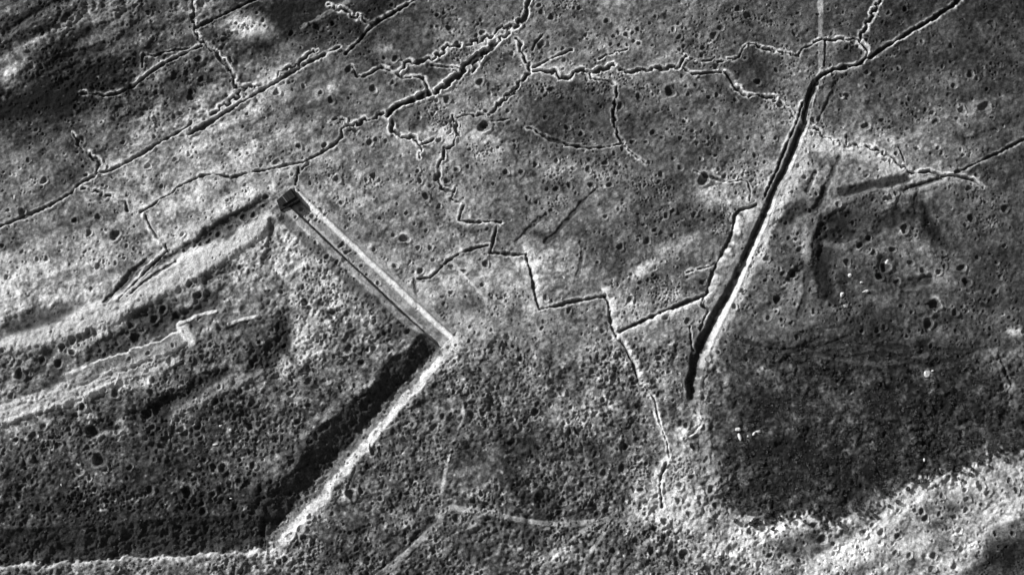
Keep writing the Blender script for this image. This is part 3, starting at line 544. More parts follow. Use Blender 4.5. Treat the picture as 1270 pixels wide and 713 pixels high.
tr('t74', 'thin trench with craters left of the round black crater', P(('B', [(735, 435), (760, 430), (810, 425), (850, 432)])), 1.3, 1.8, (.3, .2), (1, 1), (150, 130), cren=.4)
tr('t75', 'short dark sap right of the round black crater', P(('B', [(862, 445), (920, 438)])), 1.2, 1.7, (.1, .3), (1, 1), (None, 140))
tr('t76', 'broken white trench beside the foot of the large ditch', P(('K', [(618, 212), (650, 190), (685, 155), (672, 125), (650, 105)])), .8, 1.0, (.5, .5), (1.3, 1.3), (200, 200), grey=150)
tr('t77', 'second dark line beside the head of the large ditch', P(('D', [(185, 320), (170, 380), (155, 440), (140, 480)])), 1.2, 1.4, (.3, .1), (1, 1), (140, None))
tr('t80', 'thin dark line close along the left side of the large ditch', P(('D', [(134, 380), (118, 440), (92, 500), (66, 560), (42, 625), (6, 700), (-4, 725)])), 1.5, 1.9, (.2, .5), (1, 1.3), (125, 175), grey=40, gaps=.12)
tr('t78', 'thin black line edging the dirt road', P(('D', [(219, 145), (219, 195), (216, 240)])), 1.2, 1.5, (.1, .1), (1, 1), (None, None), grey=35)
tr('t79', 'short trench above the dark ground at the left of the crossing', P(('B', [(265, 455), (285, 438), (322, 452), (328, 470)])), 1.0, 1.4, (.4, .3), (1.2, 1), (165, 140), cren=.4)

# casemate roof inside the fort: raised strip with white kerbs and a bright end
roof_line = P((FULL, [(84, 472), (130, 456), (165, 444), (200, 432), (230, 418)]))
profile('roof', roof_line, [-7, -4.6, -3.4, 3.0, 4.4, 6], [0, 0, 1.3, 1.0, 0, 0],
        [(-4.2, -2.6, 'stone_kerb'), (2.6, 4.0, 'stone_kerb'), (-2.6, 2.6, None)],
        [(-4.2, -2.8, 190, .8), (-2.8, 2.8, 120, .6), (2.6, 4.0, 190, .8)], rg_=1.3, flat=(-5, 5, .45))
end_face = P((FULL, [(226, 404), (231, 414), (236, 424)]))
band(end_face, 2.6, 1.2, 205, .95, .25, .5, 'roof', 'end_face', .7)
for pl in (P((FULL, [(222, 402), (240, 393), (255, 388), (267, 386)])), P((FULL, [(284, 402), (300, 396), (320, 392)]))):
    band(pl, .8, .5, 195, .8, .6, .15, 'kerb%d' % int(pl[0, 0] * 10), None)
KERBS = [k for k in {o[0] for o in owners if o} if k.startswith('kerb')]
KERBS.sort()

# ------------------------------------------------------------------ shell craters
marked = dict(
A=[(575,345,10),(820,535,6),(705,365,15),(545,45,12),(705,345,13)],
B=[(705,103,14),(662,98,9),(735,165,16),(640,98,7),(508,218,14),(497,308,11),(425,330,16),(270,370,14),(335,255,15),(818,302,15),(835,462,24),(840,410,10),(150,542,12),(245,538,12),(412,528,14),(435,520,12),(665,518,12),(470,522,9),(588,632,9),(425,655,14),(400,668,10),(915,635,12),(920,408,10),(852,345,8),(878,350,8),(775,615,9),(780,550,8),(70,345,14),(230,345,10),(685,45,10),(660,55,9),(825,120,12),(805,130,9)],
C=[(130,65,14),(85,20,10),(235,28,12),(335,75,12),(240,148,9),(408,128,12),(430,120,8),(360,132,9),(378,120,9),(450,108,10),(455,160,9),(380,165,8),(410,165,8),(435,152,8),(600,88,10),(580,110,10),(820,35,14),(755,105,12),(730,130,16),(690,180,12),(570,340,20),(455,358,14),(635,350,10),(665,318,10),(612,283,9),(625,320,8),(690,340,8),(710,362,9),(740,352,10),(810,160,8),(868,65,10),(890,300,14),(845,215,8),(505,350,7),(525,345,7),(385,388,14),(132,328,14),(108,433,10),(190,470,12),(240,490,11),(505,490,13),(430,522,11),(480,525,8),(605,512,10),(650,510,9),(650,485,8),(620,450,9),(725,460,10),(735,408,10),(710,510,9),(780,510,9),(855,510,8),(910,508,8),(880,573,10),(680,588,9),(735,575,8),(918,598,8),(885,605,8),(275,588,12),(265,622,13),(330,600,12),(395,548,12),(150,595,10),(210,620,9),(20,635,11),(70,605,11),(195,680,12),(148,695,12),(115,695,9),(275,680,13),(345,680,12),(295,650,9),(540,510,8),(580,585,8),(490,600,9),(605,620,11),(695,660,24),(530,670,9),(375,605,9),(745,625,8)],
D=[(22,80,10),(120,48,9),(100,90,9),(40,258,10),(300,352,14),(282,350,10),(423,352,10),(530,368,10),(585,408,9),(630,450,10),(722,410,15),(805,400,24),(428,445,10),(350,625,8),(555,550,9),(480,568,9),(645,568,9),(725,575,8),(650,655,9),(860,235,9),(685,230,10),(400,300,10),(375,318,10),(690,320,12),(270,405,7),(865,350,8),(735,465,8),(520,478,8),(160,605,7),(178,540,7)],
E=[(275,112,12),(360,98,14),(325,160,13),(425,165,20),(362,280,14),(170,255,11),(135,255,9),(465,208,9),(492,218,9),(335,365,9),(230,585,14),(265,600,12),(215,640,16),(75,680,20),(155,630,14),(293,542,10),(325,525,12),(570,475,16),(600,440,16),(650,465,16),(500,545,22),(480,500,14),(728,390,16),(700,345,14),(885,285,10),(830,405,8),(547,606,10),(640,575,9),(480,630,12),(335,650,12),(930,640,14),(770,190,12),(805,165,14),(850,140,14),(740,200,10),(900,105,16),(935,95,14),(680,225,10),(620,225,9)],
F=[(310,198,12),(500,170,10),(540,185,18),(620,152,9),(668,62,11),(635,213,11),(600,300,13),(840,272,14),(760,300,10),(825,350,9),(590,215,10),(560,265,8),(845,145,8),(855,385,7),(710,380,10),(765,395,7),(402,592,11),(382,638,14),(782,507,8),(780,560,9),(800,530,7),(725,635,9),(860,518,8),(885,460,7),(255,250,12),(290,270,10),(915,620,9),(800,662,9),(940,580,8),(730,575,7),(30,205,10),(380,278,8),(545,90,8),(450,110,9),(510,90,7),(155,70,10),(200,95,11),(212,108,8),(300,205,10),(340,222,7),(400,310,7),(440,342,9),(585,435,6),(30,25,12),(20,60,10)],
G=[(420,405,14),(385,210,14),(485,190,14),(515,148,12),(410,128,9),(470,130,8),(450,185,8),(555,95,12),(330,100,9),(765,120,8),(805,432,12),(110,400,12),(195,445,11),(635,485,14),(445,550,8),(95,510,9),(75,550,8),(15,625,12),(110,655,10),(300,555,8),(40,30,10),(75,45,9),(540,265,8),(560,380,7),(300,270,7),(920,92,10),(130,75,9)],
H=[(125,225,14),(100,310,16),(110,185,9),(85,180,10),(510,145,18),(440,35,12),(480,15,10),(885,70,16),(580,300,14),(640,300,12),(530,270,12),(440,290,18),(465,225,12),(395,235,12),(625,425,22),(600,495,20),(410,520,12),(500,430,10),(700,450,14),(845,375,12),(830,235,7),(660,280,10),(740,340,16),(300,270,14),(320,125,10),(205,130,12),(40,405,16),(345,210,13),(380,180,12),(245,340,10)],
I=[(370,290,26),(550,400,16),(690,410,22),(785,315,15),(820,320,17),(920,150,24),(845,375,14),(880,370,16),(780,415,14),(620,150,14),(560,170,14),(540,120,20),(345,190,26),(380,140,12),(305,95,14),(930,75,18),(885,40,14),(730,165,16),(740,210,11),(690,255,13),(600,240,16),(480,320,12),(600,460,10),(755,290,9),(615,190,9),(930,310,14),(920,260,12),(950,370,12),(700,340,11),(665,355,11),(395,440,11),(350,400,9),(215,235,12),(255,175,12),(60,215,10),(120,370,12),(75,390,12),(330,355,10),(570,290,9),(750,480,16),(455,...)] if False else [(370,290,26),(550,400,16),(690,410,22),(785,315,15),(820,320,17),(920,150,24),(845,375,14),(880,370,16),(780,415,14),(620,150,14),(560,170,14),(540,120,20),(345,190,26),(380,140,12),(305,95,14),(930,75,18),(885,40,14),(730,165,16),(740,210,11),(690,255,13),(600,240,16),(480,320,12),(600,460,10),(755,290,9),(615,190,9),(930,310,14),(920,260,12),(700,340,11),(665,355,11),(395,440,11),(350,400,9),(215,235,12),(255,175,12),(60,215,10),(120,370,12),(75,390,12),(330,355,10),(570,290,9),(750,480,16)],
J=[(145,148,13),(425,255,16),(345,415,20),(380,400,12),(170,580,16),(100,655,14),(80,662,12),(830,115,14),(680,130,12),(450,430,11),(580,380,9),(400,580,10),(500,265,8),(660,580,14),(120,45,12),(190,90,12),(580,205,9),(730,505,16),(885,25,9),(640,50,8)],
K=[(565,315,12),(600,440,12),(545,515,14),(720,395,16),(735,455,14),(640,490,12),(725,480,9),(690,65,10),(655,240,14),(630,160,12),(650,350,12),(480,445,10),(510,540,11),(300,490,14),(330,655,9),(500,625,16),(620,640,20),(460,400,12),(395,320,18),(405,235,12),(860,550,12),(910,545,12),(805,690,14)],
L=[(900,365,12),(925,400,12),(795,385,18),(735,400,9),(650,420,11),(575,480,12),(590,505,14),(740,470,11),(800,455,11),(425,555,14),(485,570,12),(210,580,18),(180,530,14),(235,490,12),(715,550,12),(390,530,10),(120,660,9),(370,630,8),(620,640,14),(615,690,14),(530,640,12),(640,490,10),(110,620,10),(55,640,12),(15,640,12),(845,560,10),(910,560,10),(700,605,10)])
extra = [(293,30,2.6),(297,33.5,2.4),(304,32,2.2),(309,37,2.6),(313.5,34,2.4),(316,30,1.8),(326,26,3),(323,32,1.6),(329,34,2.6),(302,41.5,1.5),(279,44,2.6),(288,42,2.4),(319,17,2.4),(600,155,4)]
CR = []                              # x, y, radius, marked
for q, lst in marked.items():
    ox, oy = TILES[q]
    for x, y, r in lst: CR.append((ox + x / S, oy + y / S, r / S * .4 * .98, True))
for x, y, r in extra: CR.append((x, y, r * .4, True))
def dens(px, py):
    d = .55
    if py > 430 or (px < 500 and py > 380 + 0 * px and px * .47 + py > 440): d = 1.0
    if px > 880 and py > 430 and py < 600: d = .5
    if px > 900 and py > 620: d = .9
    if px < 330 and 340 < py < 420: d = .2
    if px > 1040 and 150 < py < 240: d = .3
    if 480 < px < 660 and 300 < py < 420: d = .35
    if 640 < px < 960 and py < 300: d = .85
    if px > 880 and 430 < py < 620: d *= .5
    return d
CLU = [(rng.uniform(380, 1250), rng.uniform(0, 420)) for _ in range(70)] + [(rng.uniform(0, 900), rng.uniform(430, 713)) for _ in range(45)]
tries = 0
placed = [(c[0], c[1]) for c in CR]
cells = {}
for (a, b) in placed: cells.setdefault((int(a / 8), int(b / 8)), []).append((a, b))
while len(CR) < 7600 and tries < 90000:
    tries += 1
    px = rng.uniform(-20, 1290); py = rng.uniform(-15, 728)
    if rng.random() < .38:
        c_ = CLU[rng.integers(len(CLU))]; px = c_[0] + rng.normal(0, 9); py = c_[1] + rng.normal(0, 6)
    if rng.random() > dens(px, py): continue
    lump = math.sin(px * .03 + 2 * math.sin(py * .021)) * math.sin(py * .037 + 1.5 * math.sin(px * .017 + 1))
    if rng.random() > .5 + .6 * lump: continue
    r = .6 + .33 * rng.pareto(2.7)
    if py > 430: r *= 1.15
    r = min(r, 2.1)
    near = [q for i in (-1, 0, 1) for j in (-1, 0, 1) for q in cells.get((int(px / 8) + i, int(py / 8) + j), ())]
    if any(math.hypot(px - a, py - b) < r * rng.choice([2.2, 3.0, 5.0]) for a, b in near): continue
    gi = int((float(ground(px, py)[1]) - ys[0]) / STEP); gj = int((float(ground(px, py)[0]) - xs[0]) / STEP)
    if not (0 <= gi < NY and 0 <= gj < NX): continue
    o = owners[OWN[gi, gj]]
    if o is not None and o[0][0] in 'tr' or (o is not None and o[0].startswith('ditch') and rng.random() < .6): continue
    CR.append((px, py, r, False)); cells.setdefault((int(px / 8), int(py / 8)), []).append((px, py))
CR.sort(key=lambda c: c[2] * (1.0 if 0 < c[0] < 1270 and 0 < c[1] < 713 else .01), reverse=True)
rest_id = own_id('small_craters', None)
crater_xy = {}
for n in range(len(CR) - 1, -1, -1):
    px, py, r, mk = CR[n]
    cx, cy = (float(v) for v in ground(px, py))
    R2 = r * 2.6 + .6
    j0, j1 = np.searchsorted(xs, [cx - R2, cx + R2]); i0, i1 = np.searchsorted(ys, [cy - R2, cy + R2])
    if j1 - j0 < 3 or i1 - i0 < 3: continue
    sl = (slice(i0, i1), slice(j0, j1))
    X = GX[sl] - cx; Y = GY[sl] - cy
    th = np.arctan2(Y, X); k = rng.uniform(0, 6.28, 3); e = rng.uniform(.06, .2, 3)
    rr = r * (1 + e[0] * np.cos(th + k[0]) + e[1] * np.cos(2 * th + k[1]) + e[2] * .7 * np.cos(3 * th + k[2]))
    q = np.hypot(X, Y) / rr
    bowl = np.clip(1 - q * q, 0, 1) ** .95
    dep = (rng.uniform(.62, .8) if mk else rng.uniform(.5, .88) if py < 430 else rng.uniform(.4, .72)) * r
    rim = np.exp(-((q - 1.12) / .28) ** 2) * (.5 + .8 * np.cos(th - rng.uniform(-1.6, .6)).clip(0))
    mean = float(np.mean(H[sl][q < 1.2])) if (q < 1.2).any() else 0
    H[sl] -= dep * bowl; H[sl] += rim * .24 * r
    fresh_and_lit = rng.uniform(.0, .4) if not mk else rng.uniform(.2, .7)
    if rng.random() < .10: fresh_and_lit = .9
    ej_and_lit_lip = np.exp(-((q - 1.2) / .34) ** 2) * fresh_and_lit * (.12 + .95 * np.cos(th - rng.uniform(-2.0, 1.0)).clip(0)) * (.6 + .8 * vnoise(1.2, 91, .3, 1, GX[sl], GY[sl]) + .4)  # pale ejecta, weighted down-sun so a lit lip is painted in
    ej_and_lit_lip = np.clip(ej_and_lit_lip, 0, .9)
    tgt = np.minimum(tone[sl] * 1.5 + 38, 205)
    tone[sl] = tone[sl] * (1 - ej_and_lit_lip) + tgt * ej_and_lit_lip
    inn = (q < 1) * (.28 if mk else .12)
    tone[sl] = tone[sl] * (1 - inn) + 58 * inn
    if n < 300:
        OWN[sl][q < 1.35] = own_id('crater%03d' % n, 'rim'); OWN[sl][q < .97] = own_id('crater%03d' % n, 'bowl'); crater_xy[n] = (cx, cy)
    else: OWN[sl][q < 1.1] = rest_id

# ------------------------------------------------------------------ materials
def soil_and_shade(name, attr=True, base=.2, bump=.5):
    m = bpy.data.materials.new(name); m.use_nodes = True
    nt = m.node_tree; b = nt.nodes['Principled BSDF']
    b.inputs['Roughness'].default_value = 1.0
    b.inputs['Specular IOR Level'].default_value = 0.0
    geo = nt.nodes.new('ShaderNodeNewGeometry')
    n1 = nt.nodes.new('ShaderNodeTexNoise'); n1.inputs['Scale'].default_value = 1.5; n1.inputs['Detail'].default_value = 4; n1.inputs['Roughness'].default_value = .85
    nt.links.new(geo.outputs['Position'], n1.inputs['Vector'])
    mr = nt.nodes.new('ShaderNodeMapRange'); mr.inputs['From Min'].default_value = .3; mr.inputs['From Max'].default_value = .7
    mr.inputs['To Min'].default_value = .35; mr.inputs['To Max'].default_value = 1.7
    nt.links.new(n1.outputs['Fac'], mr.inputs['Value'])
    mul = nt.nodes.new('ShaderNodeMath'); mul.operation = 'MULTIPLY'
    nt.links.new(mr.outputs[0], mul.inputs[0])
    if attr:
        at = nt.nodes.new('ShaderNodeAttribute'); at.attribute_name = 'soil_and_shade'
        nt.links.new(at.outputs['Fac'], mul.inputs[1])
    else: mul.inputs[1].default_value = base
    mn = nt.nodes.new('ShaderNodeMath'); mn.operation = 'MINIMUM'; mn.inputs[1].default_value = .8
    nt.links.new(mul.outputs[0], mn.inputs[0])
    nt.links.new(mn.outputs[0], b.inputs['Base Color'])
    n2 = nt.nodes.new('ShaderNodeTexNoise'); n2.inputs['Scale'].default_value = 2.0; n2.inputs['Detail'].default_value = 3
    nt.links.new(geo.outputs['Position'], n2.inputs['Vector'])
    bp = nt.nodes.new('ShaderNodeBump'); bp.inputs['Strength'].default_value = bump; bp.inputs['Distance'].default_value = .55
    nt.links.new(n2.outputs['Fac'], bp.inputs['Height']); nt.links.new(bp.outputs[0], b.inputs['Normal'])
    return m
M_SOIL_AND_SHADE = soil_and_shade('turf_chalk_and_shade_tone')
M_STONE = soil_and_shade('pale_limestone', False, .45, .6)
M_CONC = soil_and_shade('tarred_concrete', False, .022, .2)
M_SCRUB = soil_and_shade('scorched_scrub', False, .05, .3)
M_TWIG = soil_and_shade('scrub_wood', False, .12, .2)

# ------------------------------------------------------------------ cut the ground sheet into its objects
tone = np.where(tone > 170, 170 + (tone - 170) * .55, tone)
lin = np.clip(tone, 14, 252) / 255.0
lin = np.where(lin > .04045, ((lin + .055) / 1.055) ** 2.4, lin / 12.92)
ALB = np.clip(lin * 1.0, .012, .72)
VX = np.stack([GX, GY, H], -1).reshape(-1, 3).astype(np.float32)
AL_ = ALB.reshape(-1).astype(np.float32)
ii, jj = np.meshgrid(np.arange(NY - 1), np.arange(NX - 1), indexing='ij')
v00 = (ii * NX + jj).reshape(-1)
quads = np.stack([v00, v00 + 1, v00 + NX + 1, v00 + NX], 1).astype(np.int32)
fo = OWN[:-1, :-1].reshape(-1)

def sheet_mesh(name, faces, mat, origin=None):
    used, inv = np.unique(faces, return_inverse=True)
    co = VX[used].astype(np.float64)
    if origin is None: origin = np.array([co[:, 0].mean(), co[:, 1].mean(), co[:, 2].max()])
    me = bpy.data.meshes.new(name)
    co = (co - origin).astype(np.float32)
    nf = len(faces)
    me.vertices.add(len(used)); me.vertices.foreach_set('co', co.reshape(-1))
    me.loops.add(nf * 4); me.loops.foreach_set('vertex_index', inv.reshape(-1).astype(np.int32))
    me.polygons.add(nf); me.polygons.foreach_set('loop_start', np.arange(0, nf * 4, 4, dtype=np.int32))
    me.update(calc_edges=True)
    a = me.attributes.new('soil_and_shade', 'FLOAT', 'POINT'); a.data.foreach_set('value', AL_[used])
    me.polygons.foreach_set('use_smooth', np.ones(nf, bool))
    me.materials.append(mat)
    o = bpy.data.objects.new(name, me); scene.collection.objects.link(o)
    o.location = origin
    return o, origin

order = np.argsort(fo, kind='stable'); so = fo[order]
bounds = np.searchsorted(so, np.arange(len(owners) + 1))
def faces_of(k): return quads[order[bounds[k]:bounds[k + 1]]]

# surrounding country: the same ground carried on coarsely outside the surveyed area
g_o, _ = sheet_mesh('ground', faces_of(0), M_SOIL_AND_SHADE, np.zeros(3))
g_o['kind'] = 'structure'
def outer():
    ex = np.array([float(x0), xs[-1]]); ey = np.array([float(y0), ys[-1]])
    ring = []
    n = 180
    bot = [(i * NX_ // n, 0) for i in range(0)] if False else None
    # boundary loop of the fine grid, then rings growing outward
    idx = [(0, j) for j in range(0, NX - 1, 6)] + [(i, NX - 1) for i in range(0, NY - 1, 6)] + [(NY - 1, j) for j in range(NX - 1, 0, -6)] + [(i, 0) for i in range(NY - 1, 0, -6)]
    idx = np.array(idx)
    base = np.stack([GX[idx[:, 0], idx[:, 1]], GY[idx[:, 0], idx[:, 1]], H[idx[:, 0], idx[:, 1]] - .25], 1)
    al = ALB[idx[:, 0], idx[:, 1]]
    verts = [base]; als = [al]
    c = np.array([(xs[0] + xs[-1]) / 2, (ys[0] + ys[-1]) / 2])
    r = np.random.default_rng(5)
    for f in (1.01, 1.03, 1.06, 1.1, 1.2, 1.4, 1.8, 2.6, 5, 12, 30):
        p = base.copy(); p[:, :2] = c + (base[:, :2] - c) * f
        p[:, 2] = r.normal(0, .5 * min(f, 3), len(base)) * (f < 3) + base[:, 2] * (f < 1.2)
        verts.append(p); als.append(.1 + .06 * r.random(len(base)))
    V = np.concatenate(verts); A = np.concatenate(als); n = len(base)
    F = []
    for k in range(len(verts) - 1):
        for i in range(n):
            a, b = k * n + i, k * n + (i + 1) % n
            F.append((b, a, a + n, b + n))
    me = bpy.data.meshes.new('surrounding_land'); me.from_pydata(V.tolist(), [], F)
    at = me.attributes.new('soil_and_shade', 'FLOAT', 'POINT'); at.data.foreach_set('value', A.astype(np.float32))
    me.materials.append(M_SOIL_AND_SHADE); me.update()
    o = bpy.data.objects.new('surrounding_land', me); scene.collection.objects.link(o); o['kind'] = 'structure'
outer()

def tag(o, label, cat, group=None):
    o['label'] = label; o['category'] = cat
    if group: o['group'] = group
def build_thing(key, name, label, cat, group=None, structure=False):
    ks = [i for i, q in enumerate(owners) if q and q[0] == key]
    main = [i for i in ks if owners[i][1] is None]
    root = None
    if main and len(faces_of(main[0])):
        root, org = sheet_mesh(name, faces_of(main[0]), M_SOIL_AND_SHADE)
    else:
        root = bpy.data.objects.new(name, None); scene.collection.objects.link(root)
        allf = np.concatenate([faces_of(i) for i in ks]) if ks else np.zeros((0, 4), int)
        if not len(allf): bpy.data.objects.remove(root); return None
        org = VX[np.unique(allf)].mean(0).astype(float); root.location = org
    if structure: root['kind'] = 'structure'
    else: tag(root, label, cat, group)
    for i in ks:
        if owners[i][1] and len(faces_of(i)):
            c, o2 = sheet_mesh(owners[i][1].strip(), faces_of(i), M_SOIL_AND_SHADE)
            c.parent = root; c.location = Vector(o2) - Vector(org)
    return root
for key, name, label, cat, group in trench_meta: build_thing(key, name, label, cat, group)
for key, name in path_keys: build_thing(key, name, '', '', structure=True)
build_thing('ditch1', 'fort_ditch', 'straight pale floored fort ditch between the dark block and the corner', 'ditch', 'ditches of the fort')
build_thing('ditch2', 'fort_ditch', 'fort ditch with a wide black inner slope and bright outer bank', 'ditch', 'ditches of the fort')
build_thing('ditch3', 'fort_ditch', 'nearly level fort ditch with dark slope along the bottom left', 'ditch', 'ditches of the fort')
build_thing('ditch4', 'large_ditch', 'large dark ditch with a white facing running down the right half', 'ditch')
build_thing('roof', 'casemate_roof', 'raised pale strip with white kerbs and bright end inside the fort', 'casemate')
for n, k in enumerate(KERBS):
    build_thing(k, 'stone_kerb', ['short white stone kerb rising right from the bright end of the raised strip', 'short white stone kerb right of a dark hollow inside the fort'][n], 'kerb', 'stone kerbs in the fort')

# craters: labels from the nearest named landmark
MARKS = [('dark block', 357, 246), ('fort corner', 555, 428), ('round black crater', 601, 155), ('zigzag fork', 765, 412), ('bright crater cluster', 303, 33),
 ('raised pale strip', 185, 438), ('bright crossing of saps', 662, 90), ('dirt road', 1018, 50), ('beaded trench', 1085, 190), ('lower ditch corner', 335, 675),
 ('curved track', 620, 632), ('foot of the large ditch', 862, 512), ('head of the large ditch', 1005, 115), ('bowed centre trench', 720, 180), ('white boulders', 920, 538),
 ('crooked trench junction', 120, 217), ('white edged trench', 175, 335), ('bare slope trench', 560, 320), ('widest dark trench', 515, 127), ('upper castellated trench', 910, 60),
 ('black hollow in the fort', 120, 522), ('pale bank under the wood', 1130, 620), ('broad white bank', 900, 290), ('steep zigzag leg', 662, 345), ('pale cleft of the wood', 1250, 460),
 ('dark sunken trace', 1215, 195), ('dark thicket', 1020, 300), ('black inner slope', 430, 520), ('forking footpaths', 745, 650), ('scrubby fort interior', 280, 570),
 ('two lone right craters', 1205, 136), ('thin hooked trench', 880, 225), ('central bare ground', 700, 470), ('pale shelled ground', 850, 620), ('top left dark ground', 60, 110)]
cnt = {}
rows = []
for n in range(min(300, len(CR))):
    px, py, r, mk = CR[n]
    name, mx, my = min(MARKS, key=lambda m: (m[1] - px) ** 2 + (m[2] - py) ** 2)
    dx, dy = px - mx, py - my
    side = ('right of' if dx > 0 else 'left of') if abs(dx) > abs(dy) else ('below' if dy > 0 else 'above')
    size = 'large' if r > 2.1 else 'medium' if r > 1.3 else 'small'
    rows.append((n, name, side, size, math.hypot(dx, dy)))
ORD = ['closest', 'second closest', 'third closest', 'fourth closest', 'fifth closest', 'sixth closest', 'seventh closest', 'eighth closest', 'ninth closest', 'tenth closest', 'eleventh closest', 'twelfth closest', 'thirteenth closest', 'fourteenth closest']
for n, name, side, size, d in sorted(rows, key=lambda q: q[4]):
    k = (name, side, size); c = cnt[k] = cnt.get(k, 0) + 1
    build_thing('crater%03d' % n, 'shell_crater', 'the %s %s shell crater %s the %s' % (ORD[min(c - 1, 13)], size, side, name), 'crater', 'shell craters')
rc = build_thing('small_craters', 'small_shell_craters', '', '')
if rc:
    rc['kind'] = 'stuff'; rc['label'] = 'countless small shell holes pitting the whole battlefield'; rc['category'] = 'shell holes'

def hgt(x, y):
    i = min(max(int(round((y - ys[0]) / STEP)), 0), NY - 1); j = min(max(int(round((x - xs[0]) / STEP)), 0), NX - 1)
    return float(H[i, j])

# ------------------------------------------------------------------ the dark block (concrete gun post) at the ditch head
def box_part(name, quad, z0, z1, mat, parent, org, inset=0.0):
    q = np.array(quad, float); c = q.mean(0)
    top = c + (q - c) * (1 - inset)
    v = [(*p, z0) for p in q] + [(*p, z1) for p in top]
    v = [(a - org[0], b - org[1], z - org[2]) for a, b, z in v]
    f = [(3, 2, 1, 0), (4, 5, 6, 7)] + [(i, (i + 1) % 4, 4 + (i + 1) % 4, 4 + i) for i in range(4)]
    me = bpy.data.meshes.new(name); me.from_pydata(v, [], f); me.materials.append(mat)
    import bmesh
    bm = bmesh.new(); bm.from_mesh(me); bmesh.ops.recalc_face_normals(bm, faces=bm.faces)
    bmesh.ops.bevel(bm, geom=bm.edges[:], offset=.12, segments=1, affect='EDGES'); bm.to_mesh(me); bm.free()
    o = bpy.data.objects.new(name, me); scene.collection.objects.link(o); o.parent = parent
    return o
def PQ(*pts): return [tuple(float(t) for t in ground(x, y)) for x, y in pts]
foot = PQ((343.5, 250), (361.5, 234.5), (372, 249), (348, 262.5))
bz = hgt(*PQ((350, 238))[0]) + .6
org = np.array([*np.array(foot).mean(0), bz])
post = bpy.data.objects.new('gun_post', None); scene.collection.objects.link(post); post.location = org
tag(post, 'black four sided concrete block where the pale fort ditch begins', 'bunker')
box_part('wall', foot, bz - 6, bz + 1.2, M_CONC, post, org)
up = PQ((345, 250.5), (361, 236.5), (368, 246), (350.5, 257))
box_part('roof', up, bz + 1.2, bz + 2.0, M_CONC, post, org, .06)
u0 = np.array(up)
for k in range(4):
    a = u0[0] + (u0[1] - u0[0]) * (.12 + .22 * k); b = u0[3] + (u0[2] - u0[3]) * (.12 + .22 * k)
    a2 = u0[0] + (u0[1] - u0[0]) * (.17 + .22 * k); b2 = u0[3] + (u0[2] - u0[3]) * (.17 + .22 * k)
    box_part('roof_rib', [a, a2, b2, b], bz + 2.0, bz + 2.15, M_TWIG if k == 1 else M_CONC, post, org)

# ------------------------------------------------------------------ blocks of pale stone
def rock_mesh(name, seed, sx, sy, sz):
    import bmesh
    bm = bmesh.new(); bmesh.ops.create_icosphere(bm, subdivisions=2, radius=1)
    r = random.Random(seed)
    ax = [(r.gauss(0, 1), r.gauss(0, 1), r.gauss(0, 1), r.uniform(.55, .95)) for _ in range(7)]
    for v in bm.verts:
        for a, b, c, d in ax:
            n = Vector((a, b, c)).normalized(); t = v.co.dot(n)
            if t > d: v.co -= n * (t - d)
        v.co.x *= sx; v.co.y *= sy; v.co.z *= sz
    me = bpy.data.meshes.new(name); bm.to_mesh(me); bm.free(); me.materials.append(M_STONE); return me
for k, (px, py, sx, sy, sz, rot, label) in enumerate([
    (915, 533, 1.5, 1.2, .9, 0, 'upper rounded white boulder of the pair left in the dark scrub'),
    (917.5, 542, .9, 2.2, .9, 20, 'long white boulder just below the rounded one in the dark scrub'),
    (927.5, 541, .6, .6, .5, 0, 'smallest white stone between the boulders in the dark scrub'),
    (935, 538, .7, 1.4, .7, -35, 'slanting white stone of the arc in the dark scrub'),
    (940.5, 535, 1.5, .8, .8, 0, 'flat topped white stone of the arc in the dark scrub'),
    (1150, 463, 1.6, 2.0, .9, -15, 'large white block standing alone in the upper wood'),
    (1157, 459, 1.0, .6, .5, 0, 'small white slab beside the large block in the upper wood'),
    (1054, 342, 1.2, 1.1, .8, 0, 'round white stone below the dark thicket'),
    (1073, 362, 2.0, .9, .8, 12, 'wide white stone slab below the dark thicket'),
    (1068, 351, 1.1, .7, .6, 0, 'flat white stone above the wide slab below the thicket'),
    (1100, 325, 1.0, 1.5, .8, -30, 'tilted white stone beside a crater right of the thicket'),
    (1047.5, 380, 1.0, .8, .6, 0, 'lower white stone left of the wide slab'),
    (1044, 366, 1.1, 1.6, .8, -30, 'grey white stone above the lower stone left of the wide slab'),
    (76, 601, .4, .9, .5, 15, 'tiny white marker stone in the lower left scrub'),
    (286, 617.5, .9, .35, .4, 0, 'small white bar stone near the lower fort slope'),
    (267, 550.5, 1.5, .6, .5, 10, 'arched white stone over a small dark hole in the fort'),
    (273.5, 527.5, .9, .7, .5, 0, 'left white stone of two beside shell holes in the fort'),
    (286, 533, .9, .8, .5, 30, 'right white stone of two beside shell holes in the fort'),
    (1146, 516 + 54, .5, 1.1, .6, 0, 'upright white stone near the lower edge of the wood')]):
    x, y = (float(v) for v in ground(px, py))
    me = rock_mesh('boulder', k + 3, sx, sy, sz)
    o = bpy.data.objects.new('boulder', me); scene.collection.objects.link(o)
    o.location = (x, y, hgt(x, y) + sz * .35); o.rotation_euler = (0, 0, math.radians(rot)); tag(o, label, 'boulder', 'white stones on the battlefield')

